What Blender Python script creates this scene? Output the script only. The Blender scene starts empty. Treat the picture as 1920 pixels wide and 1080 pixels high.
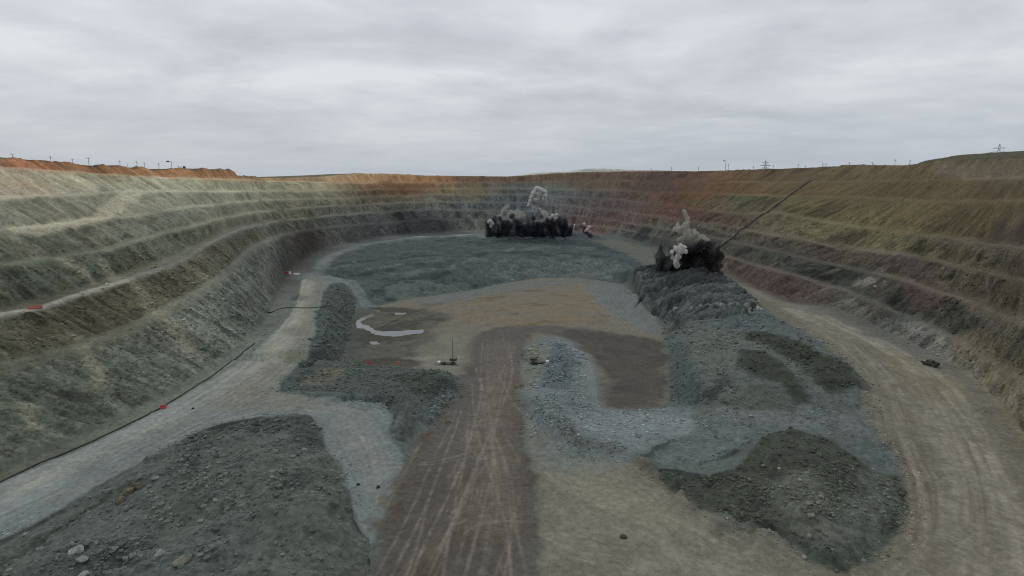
import bpy, bmesh, math, random
import numpy as np
from mathutils import Vector, Matrix
from mathutils.geometry import delaunay_2d_cdt

random.seed(7)
rng = np.random.default_rng(7)
SC = bpy.context.scene
COL = SC.collection

# ------------------------------------------------------------------ camera
FPX, CH = 1100.0, 70.0                      # focal length in photo pixels, height of the camera over the pit floor
PITCH = math.atan(208.0 / FPX)              # the horizon lies 208 px above the centre of the picture
cam = bpy.data.cameras.new("camera")
cam.sensor_width = 36.0
cam.lens = 36.0 * FPX / 1920.0
cam.clip_start, cam.clip_end = 1.0, 80000.0
cam_o = bpy.data.objects.new("camera", cam)
COL.objects.link(cam_o)
cam_o.location = (0, 0, CH)
cam_o.rotation_euler = (math.pi / 2 - PITCH, 0, 0)
SC.camera = cam_o
SC.render.resolution_x, SC.render.resolution_y = 1024, 576

# ------------------------------------------------------------------ world: overcast sky
SUN_EL, SUN_AZ = math.radians(52), math.radians(-35)      # azimuth from +Y towards +X
W = bpy.data.worlds.new("World")
SC.world = W
W.use_nodes = True
wt = W.node_tree
wt.nodes.clear()
def wn(t, **k):
    n = wt.nodes.new(t)
    for a, b in k.items():
        setattr(n, a, b)
    return n
wl = wt.links.new
sky = wn('ShaderNodeTexSky', sky_type='NISHITA', sun_disc=False, sun_elevation=SUN_EL, sun_rotation=SUN_AZ)
sky.air_density, sky.dust_density = 1.0, 2.0
skyb = wn('ShaderNodeVectorMath', operation='SCALE')
skyb.inputs['Scale'].default_value = 0.10
wl(sky.outputs[0], skyb.inputs[0])
tc = wn('ShaderNodeTexCoord')
sep = wn('ShaderNodeSeparateXYZ'); wl(tc.outputs['Generated'], sep.inputs[0])
def wm(op, a, b=None, clamp=False):
    n = wn('ShaderNodeMath', operation=op, use_clamp=clamp)
    for i, v in enumerate((a, b)):
        if v is None: continue
        if isinstance(v, (int, float)): n.inputs[i].default_value = v
        else: wl(v, n.inputs[i])
    return n.outputs[0]
zc = wm('ADD', wm('MAXIMUM', sep.outputs[2], 0.0), 0.15)
cx = wm('DIVIDE', sep.outputs[0], zc); cy = wm('DIVIDE', sep.outputs[1], zc)
cmb = wn('ShaderNodeCombineXYZ'); wl(cx, cmb.inputs[0]); wl(cy, cmb.inputs[1])
def cloud(scale, det, rough, dist, off, sx=1.0, sy=1.0):
    mp = wn('ShaderNodeMapping'); mp.inputs['Location'].default_value = off
    mp.inputs['Scale'].default_value = (sx, sy, 1)
    mp.inputs['Rotation'].default_value = (0, 0, 0.12)
    wl(cmb.outputs[0], mp.inputs[0])
    n = wn('ShaderNodeTexNoise'); n.inputs['Scale'].default_value = scale
    n.inputs['Detail'].default_value = det; n.inputs['Roughness'].default_value = rough
    n.inputs['Distortion'].default_value = dist
    wl(mp.outputs[0], n.inputs[0])
    return n.outputs[0]
c1 = cloud(0.85, 6.0, 0.50, 0.5, (4.11, 2.43, 1.5), 0.9, 1.0)
c2 = cloud(2.6, 8.0, 0.56, 0.4, (14.6, 4.7, 0), 0.8, 1.0)
cc = wm('ADD', wm('MULTIPLY', c1, 0.70), wm('MULTIPLY', c2, 0.30))
ramp = wn('ShaderNodeValToRGB')
el = ramp.color_ramp.elements
el[0].position, el[0].color = 0.37, (0.50, 0.515, 0.55, 1)
el[1].position, el[1].color = 0.61, (0.745, 0.76, 0.785, 1)
e = el.new(0.48); e.color = (0.60, 0.62, 0.66, 1)
wl(cc, ramp.inputs[0])
hz = wn('ShaderNodeMapRange'); hz.inputs[1].default_value = 0.0; hz.inputs[2].default_value = 0.14
hz.inputs[3].default_value = 0.85; hz.inputs[4].default_value = 0.0; wl(sep.outputs[2], hz.inputs[0])
mixh = wn('ShaderNodeMix', data_type='RGBA'); wl(hz.outputs[0], mixh.inputs[0])
wl(ramp.outputs[0], mixh.inputs[6]); mixh.inputs[7].default_value = (0.46, 0.52, 0.59, 1)
mix = wn('ShaderNodeMix', data_type='RGBA'); mix.inputs[0].default_value = 0.90
wl(skyb.outputs[0], mix.inputs[6]); wl(mixh.outputs[2], mix.inputs[7])
bg = wn('ShaderNodeBackground'); bg.inputs['Strength'].default_value = 1.0
wl(mix.outputs[2], bg.inputs[0])
wo = wn('ShaderNodeOutputWorld'); wl(bg.outputs[0], wo.inputs[0])

# ------------------------------------------------------------------ sun, soft through cloud
sl = bpy.data.lights.new("sun", 'SUN')
sl.energy, sl.angle, sl.color = 0.6, math.radians(35), (1.0, 0.97, 0.92)
so = bpy.data.objects.new("sun", sl); COL.objects.link(so)
sd = Vector((math.sin(SUN_AZ) * math.cos(SUN_EL), math.cos(SUN_AZ) * math.cos(SUN_EL), math.sin(SUN_EL)))
so.rotation_euler = sd.to_track_quat('Z', 'Y').to_euler()

SC.view_settings.view_transform = 'Standard'
SC.view_settings.look = 'None'
SC.view_settings.exposure = 0.0
SC.view_settings.gamma = 1.0
SC.view_settings.use_curve_mapping = False
SC.cycles.max_bounces = 4
SC.cycles.diffuse_bounces = 2
SC.cycles.volume_bounces = 2
SC.cycles.use_denoising = False
SC.cycles.pixel_filter_type = 'BLACKMAN_HARRIS'
SC.cycles.filter_width = 1.1

# ------------------------------------------------------------------ helpers
def srgb(c):
    c = np.asarray(c, float) / 255.0
    return np.where(c <= 0.04045, c / 12.92, ((c + 0.055) / 1.055) ** 2.4)
KALB = 0.62                                  # picture value of a white surface in the pit
def alb(c):
    return srgb(c) / KALB

sP, cP = math.sin(PITCH), math.cos(PITCH)
def ray(u, v):
    x = (np.asarray(u, float) - 960) / FPX
    y = (540 - np.asarray(v, float)) / FPX
    return x, cP + y * sP, -sP + y * cP
def at_z(u, v, z):
    dx, dy, dz = ray(u, v)
    t = (z - CH) / dz
    return dx * t, dy * t

def vnoise(x, y, seed=0):
    xi = np.floor(x).astype(np.int64); yi = np.floor(y).astype(np.int64)
    fx, fy = x - xi, y - yi
    fx = fx * fx * fx * (fx * (fx * 6 - 15) + 10); fy = fy * fy * fy * (fy * (fy * 6 - 15) + 10)
    def h(a, b):
        n = (a * 374761393 + b * 668265263 + seed * 1274126177) & 0xffffffff
        n = ((n ^ (n >> 13)) * 1274126177) & 0xffffffff
        n = ((n ^ (n >> 16)) * 2246822519) & 0xffffffff
        return ((n ^ (n >> 15)) & 0xffff) / 65535.0
    a = h(xi, yi); b = h(xi + 1, yi); c = h(xi, yi + 1); d = h(xi + 1, yi + 1)
    return (a + (b - a) * fx) * (1 - fy) + (c + (d - c) * fx) * fy
def fbm(x, y, octs=4, seed=0, gain=0.5):
    s, a, n = 0.0, 1.0, 0.0
    for o in range(octs):
        s = s + a * (vnoise(x, y, seed + o * 17) * 2 - 1); n += a
        x, y = x * 2.03 + 11.7, y * 2.03 + 5.3; a *= gain
    return s / n
def ridged(x, y, octs=4, seed=0):
    s, a, n = 0.0, 1.0, 0.0
    for o in range(octs):
        s = s + a * (1 - np.abs(vnoise(x, y, seed + o * 13) * 2 - 1) * 2); n += a
        x, y = x * 2.1 + 3.1, y * 2.1 + 7.7; a *= 0.5
    return s / n
def sstep(a, b, x):
    t = np.clip((x - a) / (b - a), 0, 1)
    return t * t * (3 - 2 * t)

# ------------------------------------------------------------------ the shape of the pit, surveyed as break lines
def curve(pts):
    p = np.array(pts, float)
    return lambda u: np.interp(u, p[:, 0], p[:, 1])
rim_v = curve([(-300,270),(0,294),(60,299),(160,309),(210,312),(225,310),(245,314),(300,317),(370,316),(428,318),(436,320),(447,329),(480,330.5),(490,333),(530,334.5),(600,332),(640,328),(680,325),(740,326),(800,329),(950,331),(1000,328),(1050,324),(1100,322.5),(1200,321),(1300,321),(1450,317),(1570,312),(1585,309),(1690,311),(1760,304),(1850,299),(1900,298),(1920,297),(2250,280)])
LINES = [
 curve([(-300,300),(0,315),(100,320),(250,331),(400,336),(490,338),(560,340),(633,343),(800,343),(1000,342),(1150,339),(1297,341),(1403,342),(1613,340),(1773,337),(1920,333),(2250,327)]),
 curve([(-300,384),(0,372),(133,366),(250,358),(433,359),(633,357),(813,354),(1000,354),(1150,357),(1297,362),(1400,365),(1493,368),(1613,370),(1773,377),(1920,377),(2250,377)]),
 curve([(-300,464),(0,434),(100,424),(180,412),(240,406),(367,387),(500,375),(633,372),(813,365),(1000,366),(1150,374),(1297,392),(1387,402),(1457,398),(1530,413),(1613,427),(1680,433),(1747,442),(1813,452),(1920,465),(2250,500)]),
 curve([(-300,545),(0,497),(83,487),(200,470),(300,440),(400,415),(467,400),(560,391),(633,386),(813,378),(1000,381),(1150,394),(1297,416),(1360,423),(1430,438),(1513,452),(1580,462),(1647,472),(1713,480),(1780,495),(1847,510),(1920,527),(2250,590)]),
 curve([(-300,665),(0,590),(83,573),(200,537),(317,498),(383,462),(450,430),(517,415),(633,403),(813,393),(1000,397),(1150,413),(1297,438),(1347,447),(1447,470),(1513,487),(1613,507),(1697,527),(1763,547),(1813,560),(1920,607),(2250,770)]),
 curve([(-300,770),(0,686),(96,664),(157,650),(205,632),(301,590),(367,556),(417,513),(483,460),(533,439),(633,424),(813,411),(1000,414),(1150,427),(1270,452),(1353,478),(1447,507),(1513,523),(1580,543),(1640,566),(1700,596),(1800,640),(1920,720),(2250,950)]),
]
toe_v = curve([(-300,1025),(0,888),(150,824),(300,757),(370,716),(430,676),(480,630),(505,590),(520,550),(540,508),(590,472),(640,458),(690,448),(760,438),(900,432),(1000,431),(1120,437),(1200,452),(1290,476),(1360,506),(1420,540),(1480,562),(1550,576),(1600,592),(1690,637),(1770,672),(1830,712),(1870,752),(1920,818),(2250,1190)])
toe_z = curve([(-300,8),(0,8),(300,8),(430,8.3),(480,8.9),(505,9.6),(520,10.8),(540,12.7),(590,14.6),(640,15.5),(690,16.3),(760,17.2),(900,18),(1000,18),(1120,15.5),(1200,13),(1290,10.5),(1360,9),(1420,8.2),(1550,8),(1690,7.5),(1920,8),(2250,8)])
n_ang = curve([(-300,180),(400,180),(500,185),(540,178),(590,163),(640,148),(690,134),(760,118),(900,98),(1000,90),(1120,70),(1200,45),(1290,20),(1360,8),(1420,3),(1550,0),(2250,0)])
slope = curve([(-300,36),(300,36),(480,37),(560,39),(760,39),(1000,40),(1200,38),(1360,34),(1600,33),(2250,33)])

def table(rows):
    us = np.array([r[0] for r in rows], float)
    cs = np.array([srgb(r[1]) for r in rows])
    return lambda u: np.stack([np.interp(u, us, cs[:, i]) for i in range(3)], -1)
RIMC = table([(0,(70,60,50)),(420,(80,66,50)),(520,(120,112,95)),(680,(135,112,82)),(900,(105,84,58)),(1050,(105,92,72)),(1250,(84,62,52)),(1330,(92,66,36)),(1500,(84,70,42)),(1700,(92,82,46)),(1920,(84,78,42))])
FACE = [
 table([(0,(140,108,74)),(40,(150,98,64)),(140,(136,98,62)),(480,(132,96,60)),(600,(128,108,80)),(680,(140,112,78)),(800,(122,90,55)),(940,(104,84,60)),(1150,(92,70,52)),(1250,(78,62,55)),(1330,(96,70,38)),(1500,(84,70,40)),(1700,(86,74,46)),(1920,(94,82,54))]),
 table([(0,(160,152,128)),(60,(150,146,122)),(300,(142,142,118)),(480,(128,128,102)),(600,(122,118,88)),(700,(104,76,44)),(790,(112,84,50)),(880,(108,94,64)),(960,(88,92,84)),(1060,(90,88,76)),(1130,(98,82,62)),(1230,(82,66,56)),(1350,(98,72,38)),(1500,(88,73,38)),(1920,(80,70,42))]),
 table([(0,(104,108,90)),(100,(116,118,96)),(300,(124,126,104)),(480,(114,116,94)),(633,(104,102,78)),(720,(84,64,42)),(790,(96,76,50)),(860,(112,102,68)),(930,(94,92,74)),(1000,(80,90,90)),(1130,(82,76,72)),(1230,(92,66,50)),(1290,(98,70,38)),(1370,(84,80,52)),(1480,(88,82,46)),(1700,(90,80,42)),(1920,(78,68,40))]),
 table([(0,(80,86,70)),(200,(90,95,79)),(350,(99,103,87)),(480,(103,105,84)),(633,(98,98,78)),(740,(88,82,64)),(850,(84,86,76)),(1000,(78,87,88)),(1090,(86,80,76)),(1200,(96,70,62)),(1290,(84,58,50)),(1360,(80,64,50)),(1450,(88,84,54)),(1650,(90,86,46)),(1800,(78,72,46)),(1920,(58,52,44))]),
 table([(0,(72,80,66)),(200,(74,82,68)),(350,(80,86,70)),(500,(92,94,76)),(633,(88,90,78)),(760,(80,83,78)),(850,(77,82,80)),(1000,(74,83,84)),(1100,(92,80,74)),(1160,(98,76,68)),(1230,(86,84,74)),(1330,(74,70,58)),(1500,(68,62,50)),(1700,(66,60,50)),(1800,(72,66,48)),(1920,(78,72,48))]),
 table([(0,(74,75,58)),(150,(78,75,56)),(300,(80,77,57)),(400,(77,78,62)),(500,(80,82,68)),(633,(74,78,74)),(700,(68,72,72)),(760,(56,60,62)),(830,(66,70,70)),(900,(80,82,76)),(1000,(72,80,80)),(1120,(96,74,66)),(1200,(86,84,76)),(1350,(66,68,56)),(1500,(58,63,53)),(1700,(57,60,50)),(1920,(60,58,48))]),
 table([(0,(74,82,70)),(200,(82,90,78)),(400,(90,98,88)),(500,(84,91,85)),(540,(56,56,52)),(580,(54,52,50)),(640,(68,74,72)),(690,(56,60,62)),(720,(66,70,70)),(760,(48,50,54)),(830,(46,48,52)),(870,(84,86,78)),(930,(80,82,76)),(1000,(68,75,76)),(1110,(98,74,66)),(1160,(84,90,84)),(1220,(66,72,68)),(1290,(72,76,68)),(1370,(80,68,60)),(1480,(72,60,54)),(1540,(84,80,72)),(1650,(86,88,78)),(1750,(98,98,90)),(1830,(106,102,84)),(1920,(98,92,68))]),
]
P = []            # x, y, z, r, g, b, wall, s
def add(x, y, z, c, wall, s):
    x, y, z = np.broadcast_arrays(x, y, z)
    n = len(x)
    c = np.broadcast_to(np.asarray(c, float), (n, 3))
    P.append(np.column_stack([x, y, z, c, np.full(n, wall), np.broadcast_to(s, (n,))]))

us = np.concatenate([np.arange(-290, 420, 2.5), np.arange(420, 660, .8), np.arange(660, 2241, 2.5)])
tx, ty = at_z(us, toe_v(us), toe_z(us))
S = np.concatenate([[0], np.cumsum(np.hypot(np.diff(tx), np.diff(ty)))])
na = np.radians(n_ang(us)); nx, ny = np.cos(na), np.sin(na)
tan_s = np.tan(np.radians(slope(us)))
z0 = toe_z(us)
def on_wall(v):
    dx, dy, dz = ray(us, v)
    a = tan_s
    t = (z0 - a * (tx * nx + ty * ny) - CH) / (dz - a * (dx * nx + dy * ny))
    return dx * t, dy * t, CH + dz * t
WB = [curve([(0,2.2),(490,2.2),(700,2.4),(2250,2.0)]), curve([(0,2.2),(633,2.4),(1300,2.2),(2250,2.0)]), curve([(0,2.8),(300,2.6),(633,2.6),(1300,2.4),(2250,2.6)]),
      curve([(0,2.1),(633,2.4),(1300,2.2),(2250,2.2)]), curve([(0,5),(250,5),(330,6.5),(440,5.5),(560,3),(1300,2.4),(2250,2.6)]), curve([(0,1.3),(480,1.8),(1300,2.4),(1580,2),(1650,0.5),(2250,0.5)])]
def limit(x, y, z, px, py, pz):
    return x, y, z
WPTS = []
rows = [on_wall(rim_v(us))]
for L in LINES:
    q_ = np.interp(us, np.arange(-300, 2300, 17.0), rng.normal(0, 1, len(np.arange(-300, 2300, 17.0))))
    rows.append(on_wall(L(us) + np.clip(q_, -1.6, 1.6) * .6))
rows.append((tx, ty, z0))
rng_s = np.random.default_rng(3)
jit = lambda: np.interp(S, np.arange(-10, S[-1] + 20, 11.0), rng_s.normal(0, 1, len(np.arange(-10, S[-1] + 20, 11.0))))
rx, ry, rz = rows[0]
rim_xy = (rx, ry, rz)
add(rx, ry, rz, RIMC(us), 1, S)
for k in range(7):                                   # the face from row k (upper) down to row k+1
    ux, uy, uz = rows[k]
    lx, ly, lz = rows[k + 1]
    fc = FACE[k](us)
    if k < 6:
        w = np.maximum(WB[k](us) * np.interp(us, [560, 700, 1250, 1400], [1, .6, .6, 1]) * (1 + .5 * jit()), 0.2)
        d = np.maximum((ux - lx) * nx + (uy - ly) * ny, 0.5)
        w = np.minimum(w, 0.6 * d)
        bx, by, bz = lx + nx * w, ly + ny * w, lz + 0.25
        bc = 0.5 * (fc + FACE[k + 1](us)) * np.interp(us, [150, 500, 680, 1300, 1450], [1.16, 1.28, 1.18, 1.14, 1.22])[:, None] + 0.002
    else:
        w = 0; bx, by, bz = lx, ly, lz
        bc = fc
    if k == 6 or True:
        for f in (0.12, 0.5, 0.85):
            add(bx + (ux - bx) * f, by + (uy - by) * f, bz + (uz - bz) * f, fc, 1, S)
    add(bx, by, bz, bc, 0.6, S)
    if k < 6:
        add(lx, ly, lz, bc, 0.6, S)
# plateau outside the rim
for d, dz in ((6, 0.0), (60, -0.5), (160, -1.0), (420, -2.0)):
    zz = rz + dz if d < 100 else np.minimum(rz + dz, np.interp(us, [0, 480, 560, 1300, 1700, 1950], [77, 73, 69.5, 69.5, 78, 84]))
    add(rx + nx * d, ry + ny * d, zz, srgb((86, 78, 54)), 0.2, S)

GREY = (84, 92, 88)
def line(pts, c=GREY, step=5.0, off=None, z=None, wall=0.0):
    p = np.array(pts, float)
    seg = np.hypot(np.diff(p[:, 0]), np.diff(p[:, 1]))
    cum = np.concatenate([[0], np.cumsum(seg)])
    t = np.linspace(0, cum[-1], max(2, int(cum[-1] / step) + 1)) if len(p) > 1 else np.array([0.0])
    if len(p) > 1:
        q = np.column_stack([np.interp(t, cum, p[:, i]) for i in range(3)])
    else:
        q = p
    x, y = at_z(q[:, 0], q[:, 1], q[:, 2])
    zz = q[:, 2]
    if off is not None:
        x, y = x + off[0], y + off[1]; zz = np.full(len(x), float(z))
    add(x, y, zz, srgb(c), wall, 0)
def dots(pts, c=GREY):
    p = np.array(pts, float)
    x, y = at_z(p[:, 0], p[:, 1], p[:, 2])
    add(x, y, p[:, 2], srgb(c), 0, 0)

# left haul road and the heap beside it
line([(-200,1110,8),(0,1015,8),(100,962,8),(230,885,8),(300,845,8),(390,801,8),(470,783,8),(560,779,8),(600,790,8),(616,830,8),(642,890,8),(672,960,8),(692,1030,8),(692,1110,8),(680,1250,8)])
line([(-200,1135,10),(0,1030,10),(110,975,10),(235,900,10),(310,858,10),(395,812,10.3),(470,795,11),(545,790,11.3),(585,803,10.6)])
dots([(450,830,12),(420,900,12),(330,900,10.5),(240,950,9.8),(150,1000,9.6),(530,880,13),(560,960,12.5),(480,960,13),(400,980,12.5),(300,1050,13),(600,1040,10.5),(640,1050,9),(200,1080,12.5),(330,960,11),(400,1150,14),(100,1200,12),(550,1130,12),(590,900,10.8),(600,860,10.2)])
line([(-250,1300,10),(300,1300,12),(700,1300,8),(1400,1300,8),(2200,1300,8)])
# berm along the side road, the dumped bank behind it
line([(505,739,8.2),(560,742,8.2),(640,746,8.2),(700,751,8.2),(728,757,8.2),(737,775,8.2),(728,800,8.2),(725,826,8)])
line([(512,728,10.2),(560,731,10.2),(640,734,10.2),(720,735,10.6),(752,742,11),(750,770,10.6),(742,800,10),(742,822,8.8)])
line([(548,724,7),(600,718,5.5),(700,718,6.5),(760,720,8)])
line([(760,728,10),(800,722,9.5),(835,704,8.2),(852,709,7.2)])
line([(545,704,2.6),(600,694,1.4),(650,686,.9),(700,681,.6),(760,684,.8),(810,692,2.2),(838,698,5.5)])
line([(866,714,2.4),(848,742,3.6),(826,775,5),(800,806,6.4),(772,832,7.6)])
line([(790,765,9.0),(765,800,9.0)])
# road edge bank down to the puddles
line([(612,532,9.6),(600,570,9.3),(592,620,8.9),(577,664,8.5),(545,703,8.4),(507,736,8.3)])
line([(640,531,9.2),(624,545,9.3),(615,575,9.3),(605,625,9.0),(592,668,8.7),(560,706,8.9)])
line([(668,572,.8),(664,600,.3),(657,640,.3),(640,668,.5),(612,690,1.2),(575,712,3.2)])
dots([(560,560,9.4),(548,620,8.8),(530,680,8.4),(480,710,8.2),(440,740,8.1),(600,765,8),(700,780,8),(680,850,8),(720,900,8),(350,790,8),(200,860,8),(585,522,9.9)])
# brown ramp
for off in (0.0, 0.5, 1.0):
    L = [(690,1110,8),(716,980,8),(745,900,8),(775,838,7.5),(803,805,6.2),(828,776,4.9),(850,742,3.5),(868,714,2.3),(880,670,.6),(890,630,0)]
    R = [(1012,1110,8),(1010,980,8),(1003,900,8),(990,850,7.3),(978,800,6),(976,760,4.4),(976,714,2.3),(982,670,.6),(990,630,0)]
    line([(a[0] + (b[0] - a[0]) * off, a[1] + (b[1] - a[1]) * off, a[2]) for a, b in zip(L, R)])
# pit floor
dots([(690,590,0),(700,650,0),(770,610,0),(850,640,0),(830,670,.2),(900,600,0),(760,578,.2),(850,570,.2),(950,560,0),(1050,540,.3),(1120,560,.2),(1180,590,.3),(1215,612,.5),(1100,600,0),(1000,600,0),(1180,622,-.3),(1060,632,.2)])
# back platform: crest, face toe, tops
line([(672,545,4.8),(700,545,4.6),(745,537,5.0),(800,531,5.2),(850,521,6.6),(900,500,10.5),(925,488,12.2),(1000,480,12),(1100,480,10.8),(1180,487,9),(1205,493,8.8)], c=(74,84,82))
line([(690,577,.6),(720,565,.6),(760,559,.6),(850,548,.5),(905,536,.5),(950,528,.5),(1030,517,.6),(1100,514,.6),(1180,514,.8)], c=(86,98,92))
line([(645,522,8.8),(664,540,5.6),(676,558,2.4),(692,578,.3)])
line([(610,503,11),(650,513,10),(690,520,8.6)], c=(70,78,76))
dots([(660,500,11.5),(750,495,12),(750,515,8.6),(850,485,13.5),(850,505,9.8),(900,465,15.5),(1000,460,15),(1100,460,14),(1160,470,12),(700,475,13.6),(800,460,15.6),(950,449,17.4)], c=(72,81,79))
line([(916,443,18),(960,441,19),(1000,440,19.8),(1060,442,18.8),(1110,447,16.5)], c=(66,74,74))
line([(916,443,18),(960,441,19),(1000,440,19.8),(1060,442,18.8),(1110,447,16.5)], c=(66,74,74), off=(0, 22), z=17)
line([(615,488,12.2),(640,476,13.6),(700,459,15),(780,449,16.4),(900,445,17.4)], c=(80,88,86))
line([(1120,452,14.8),(1180,466,12.2),(1230,484,10),(1262,500,9.2)], c=(92,96,88))
# right of the ramp: small heaps, the sunken wet floor and its near bank
dots([(1003,685,.8),(1030,655,2),(1045,670,3.4),(1060,690,3.0),(1080,665,1.5),(1060,640,.5),(1010,715,2.8),(1040,720,4)])
line([(990,745,4.2),(988,765,5.2),(1000,800,6.6),(1040,842,7.8),(1110,860,8),(1185,862,8)])
line([(1012,735,7.6),(1020,752,9.6),(1040,770,10.4),(1070,800,10),(1120,832,9),(1190,850,8.8)])
line([(1062,730,4),(1066,752,5.0),(1080,765,2.6),(1160,772,.9),(1230,772,.9),(1300,766,2.4)])
line([(1080,800,8.6),(1160,812,8.4),(1240,818,8.4),(1310,812,8.2)])
line([(1085,690,.6),(1120,756,-.3),(1180,758,-.4),(1250,752,-.3)])
dots([(1130,670,-.8),(1190,660,-1),(1230,650,-.8),(1240,700,-1),(1180,720,-1),(1140,720,-.9)])
line([(1245,632,.2),(1256,660,-.2),(1250,690,-.6),(1258,725,-.6),(1275,755,.4),(1305,766,2.4)])
line([(1262,612,1.2),(1290,622,6),(1300,650,7.8),(1300,690,8.2),(1320,730,8.6),(1345,748,8.4)])
dots([(1340,640,9.6),(1350,690,10.6),(1380,630,11),(1400,610,11.2),(1460,618,11.2),(1420,640,12),(1370,720,10.2),(1430,735,10.6),(1480,760,9.2),(1400,775,8.6),(1550,770,8.4),(1350,800,8.4),(1600,790,8.2),(1620,850,8.1),(1530,790,8.3),(1640,760,8)])
RB = [(1388,652,14),(1420,653,14.6),(1460,675,14.2),(1495,715,12.6),(1512,752,10)]
line(RB); line(RB, off=(5, 3), z=10)
RA = [(1425,597,12.4),(1490,622,13.2),(1545,655,13.6),(1590,685,13.2),(1611,704,12.2),(1606,735,9.4)]
line(RA); line(RA, off=(6.5, 4), z=7.8)
line([(1390,618,11.4),(1460,640,11.2),(1510,690,10.6),(1545,735,9.2),(1580,745,8.6)])
# right haul road
dots([(1450,572,8),(1520,610,7.8),(1600,650,7.7),(1650,700,7.7),(1700,760,7.8),(1760,850,8),(1800,950,8),(1850,1050,8),(1700,1000,8),(1640,820,8),(1750,720,7.7),(1400,545,8.3),(1330,515,9.5)])
# dark dumped mound
line([(1186,862,8),(1250,905,8),(1310,947,8),(1345,965,8),(1400,996,8),(1490,1018,8),(1497,1042,8),(1560,1064,8),(1612,1056,8),(1660,1010,8),(1695,960,8),(1708,915,8)])
MA = [(1250,876,8.8),(1310,886,9),(1360,886,9.6),(1398,868,10.8),(1432,820,13),(1495,806,13.6),(1555,818,13.2),(1600,852,11.6),(1640,885,9.8)]
line(MA); line(MA, off=(2, 8), z=8.4)
line([(1200,860,9.2),(1260,893,10),(1318,935,10.4),(1360,955,10.4),(1420,982,10),(1500,1000,10)])
dots([(1400,900,11),(1450,905,11.6),(1500,885,12.4),(1520,920,12),(1480,960,11.2),(1560,960,11),(1600,1000,10.4),(1640,960,10.2),(1560,1035,9.8),(1600,920,10.8),(1660,920,9)])
dots([(1100,920,8),(1200,980,8),(1100,1000,8),(1300,1020,8),(1400,1060,8),(1050,880,8)])
# blasted rock pile
line([(1186,532,.4),(1196,560,.2),(1212,580,.2),(1238,598,.5),(1262,610,1)])
line([(1190,505,10.5),(1200,530,9.5),(1215,555,8.8),(1238,578,7.5),(1265,596,6.5),(1300,606,8.2)])
MP = [(1190,503,10.5),(1230,497,12.5),(1280,502,14.5),(1330,508,15.5),(1362,522,14.5),(1400,552,12.5),(1432,578,11.5)]
line(MP); line(MP, off=(7, 10), z=8.6)
dots([(1240,525,12),(1280,520,14),(1320,530,14.5),(1300,550,13),(1260,555,11),(1350,545,13.6),(1300,575,11.4),(1350,575,12.2),(1390,570,12),(1340,595,11)])

D = np.vstack(P)
ok = np.isfinite(D).all(1) & (D[:, 1] > -60) & (np.abs(D[:, 0]) < 900) & (D[:, 1] < 1300)
D = D[ok]
# thin out near-duplicates
key = np.round(D[:, :2] / 0.35).astype(np.int64)
_, idx = np.unique(key, axis=0, return_index=True)
D = D[np.sort(idx)]
X0, X1, Y0, Y1, DS = -430.0, 430.0, 30.0, 800.0, 0.5
corners = np.array([[X0 - 50, Y0 - 50, 78], [X1 + 50, Y0 - 50, 80], [X0 - 50, Y1 + 50, 70], [X1 + 50, Y1 + 50, 76], [0, Y1 + 60, 69.0],
                    [-95, 0, 8], [0, 0, 8], [95, 0, 8], [-180, 0, 72], [180, 0, 72]])
cadd = np.zeros((len(corners), 8)); cadd[:, :3] = corners; cadd[:, 3:6] = srgb((86, 78, 54))
D = np.vstack([D, cadd])
verts2, _, tris, *_ = delaunay_2d_cdt([Vector((float(a), float(b))) for a, b in D[:, :2]], [], [], 0, 1e-5, True) [:3] + (None,)
from_map = None
V2 = np.array([(v.x, v.y) for v in verts2])
if len(V2) != len(D):
    o = np.lexsort((D[:, 1], D[:, 0]))
    print("delaunay verts", len(V2), len(D))
NX, NY = int((X1 - X0) / DS) + 1, int((Y1 - Y0) / DS) + 1
R = np.full((NY, NX, 6), np.nan, np.float32)         # z r g b wall s
A = D[:, 2:].astype(np.float64)
for t in tris:
    p = V2[list(t)]
    i0 = max(0, int(np.ceil((p[:, 0].min() - X0) / DS))); i1 = min(NX - 1, int((p[:, 0].max() - X0) / DS))
    j0 = max(0, int(np.ceil((p[:, 1].min() - Y0) / DS))); j1 = min(NY - 1, int((p[:, 1].max() - Y0) / DS))
    if i1 < i0 or j1 < j0: continue
    gx = X0 + np.arange(i0, i1 + 1) * DS; gy = (Y0 + np.arange(j0, j1 + 1) * DS)[:, None]
    (ax, ay), (bx, by), (cx_, cy_) = p
    den = (by - cy_) * (ax - cx_) + (cx_ - bx) * (ay - cy_)
    if abs(den) < 1e-12: continue
    l1 = ((by - cy_) * (gx - cx_) + (cx_ - bx) * (gy - cy_)) / den
    l2 = ((cy_ - ay) * (gx - cx_) + (ax - cx_) * (gy - cy_)) / den
    l3 = 1 - l1 - l2
    m = (l1 >= -1e-6) & (l2 >= -1e-6) & (l3 >= -1e-6)
    if not m.any(): continue
    a = A[list(t)]
    val = l1[..., None] * a[0] + l2[..., None] * a[1] + l3[..., None] * a[2]
    sub = R[j0:j1 + 1, i0:i1 + 1]
    sub[m] = val[m]
bad = np.isnan(R[..., 0])
print("dem holes", int(bad.sum()), "of", bad.size)
if bad.any():
    for ch in range(6):
        col = R[..., ch]; col[bad] = np.nanmedian(col)
def blur(a, n=1):
    for _ in range(n):
        b = np.pad(a, ((1, 1), (1, 1)) + ((0, 0),) * (a.ndim - 2), mode='edge')
        a = (b[:-2, 1:-1] + b[2:, 1:-1] + b[1:-1, :-2] + b[1:-1, 2:] + 2 * b[1:-1, 1:-1]) / 6
    return a
R[..., 0] = blur(R[..., 0], 2)
R[..., 1:5] = blur(R[..., 1:5], 2)
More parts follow.
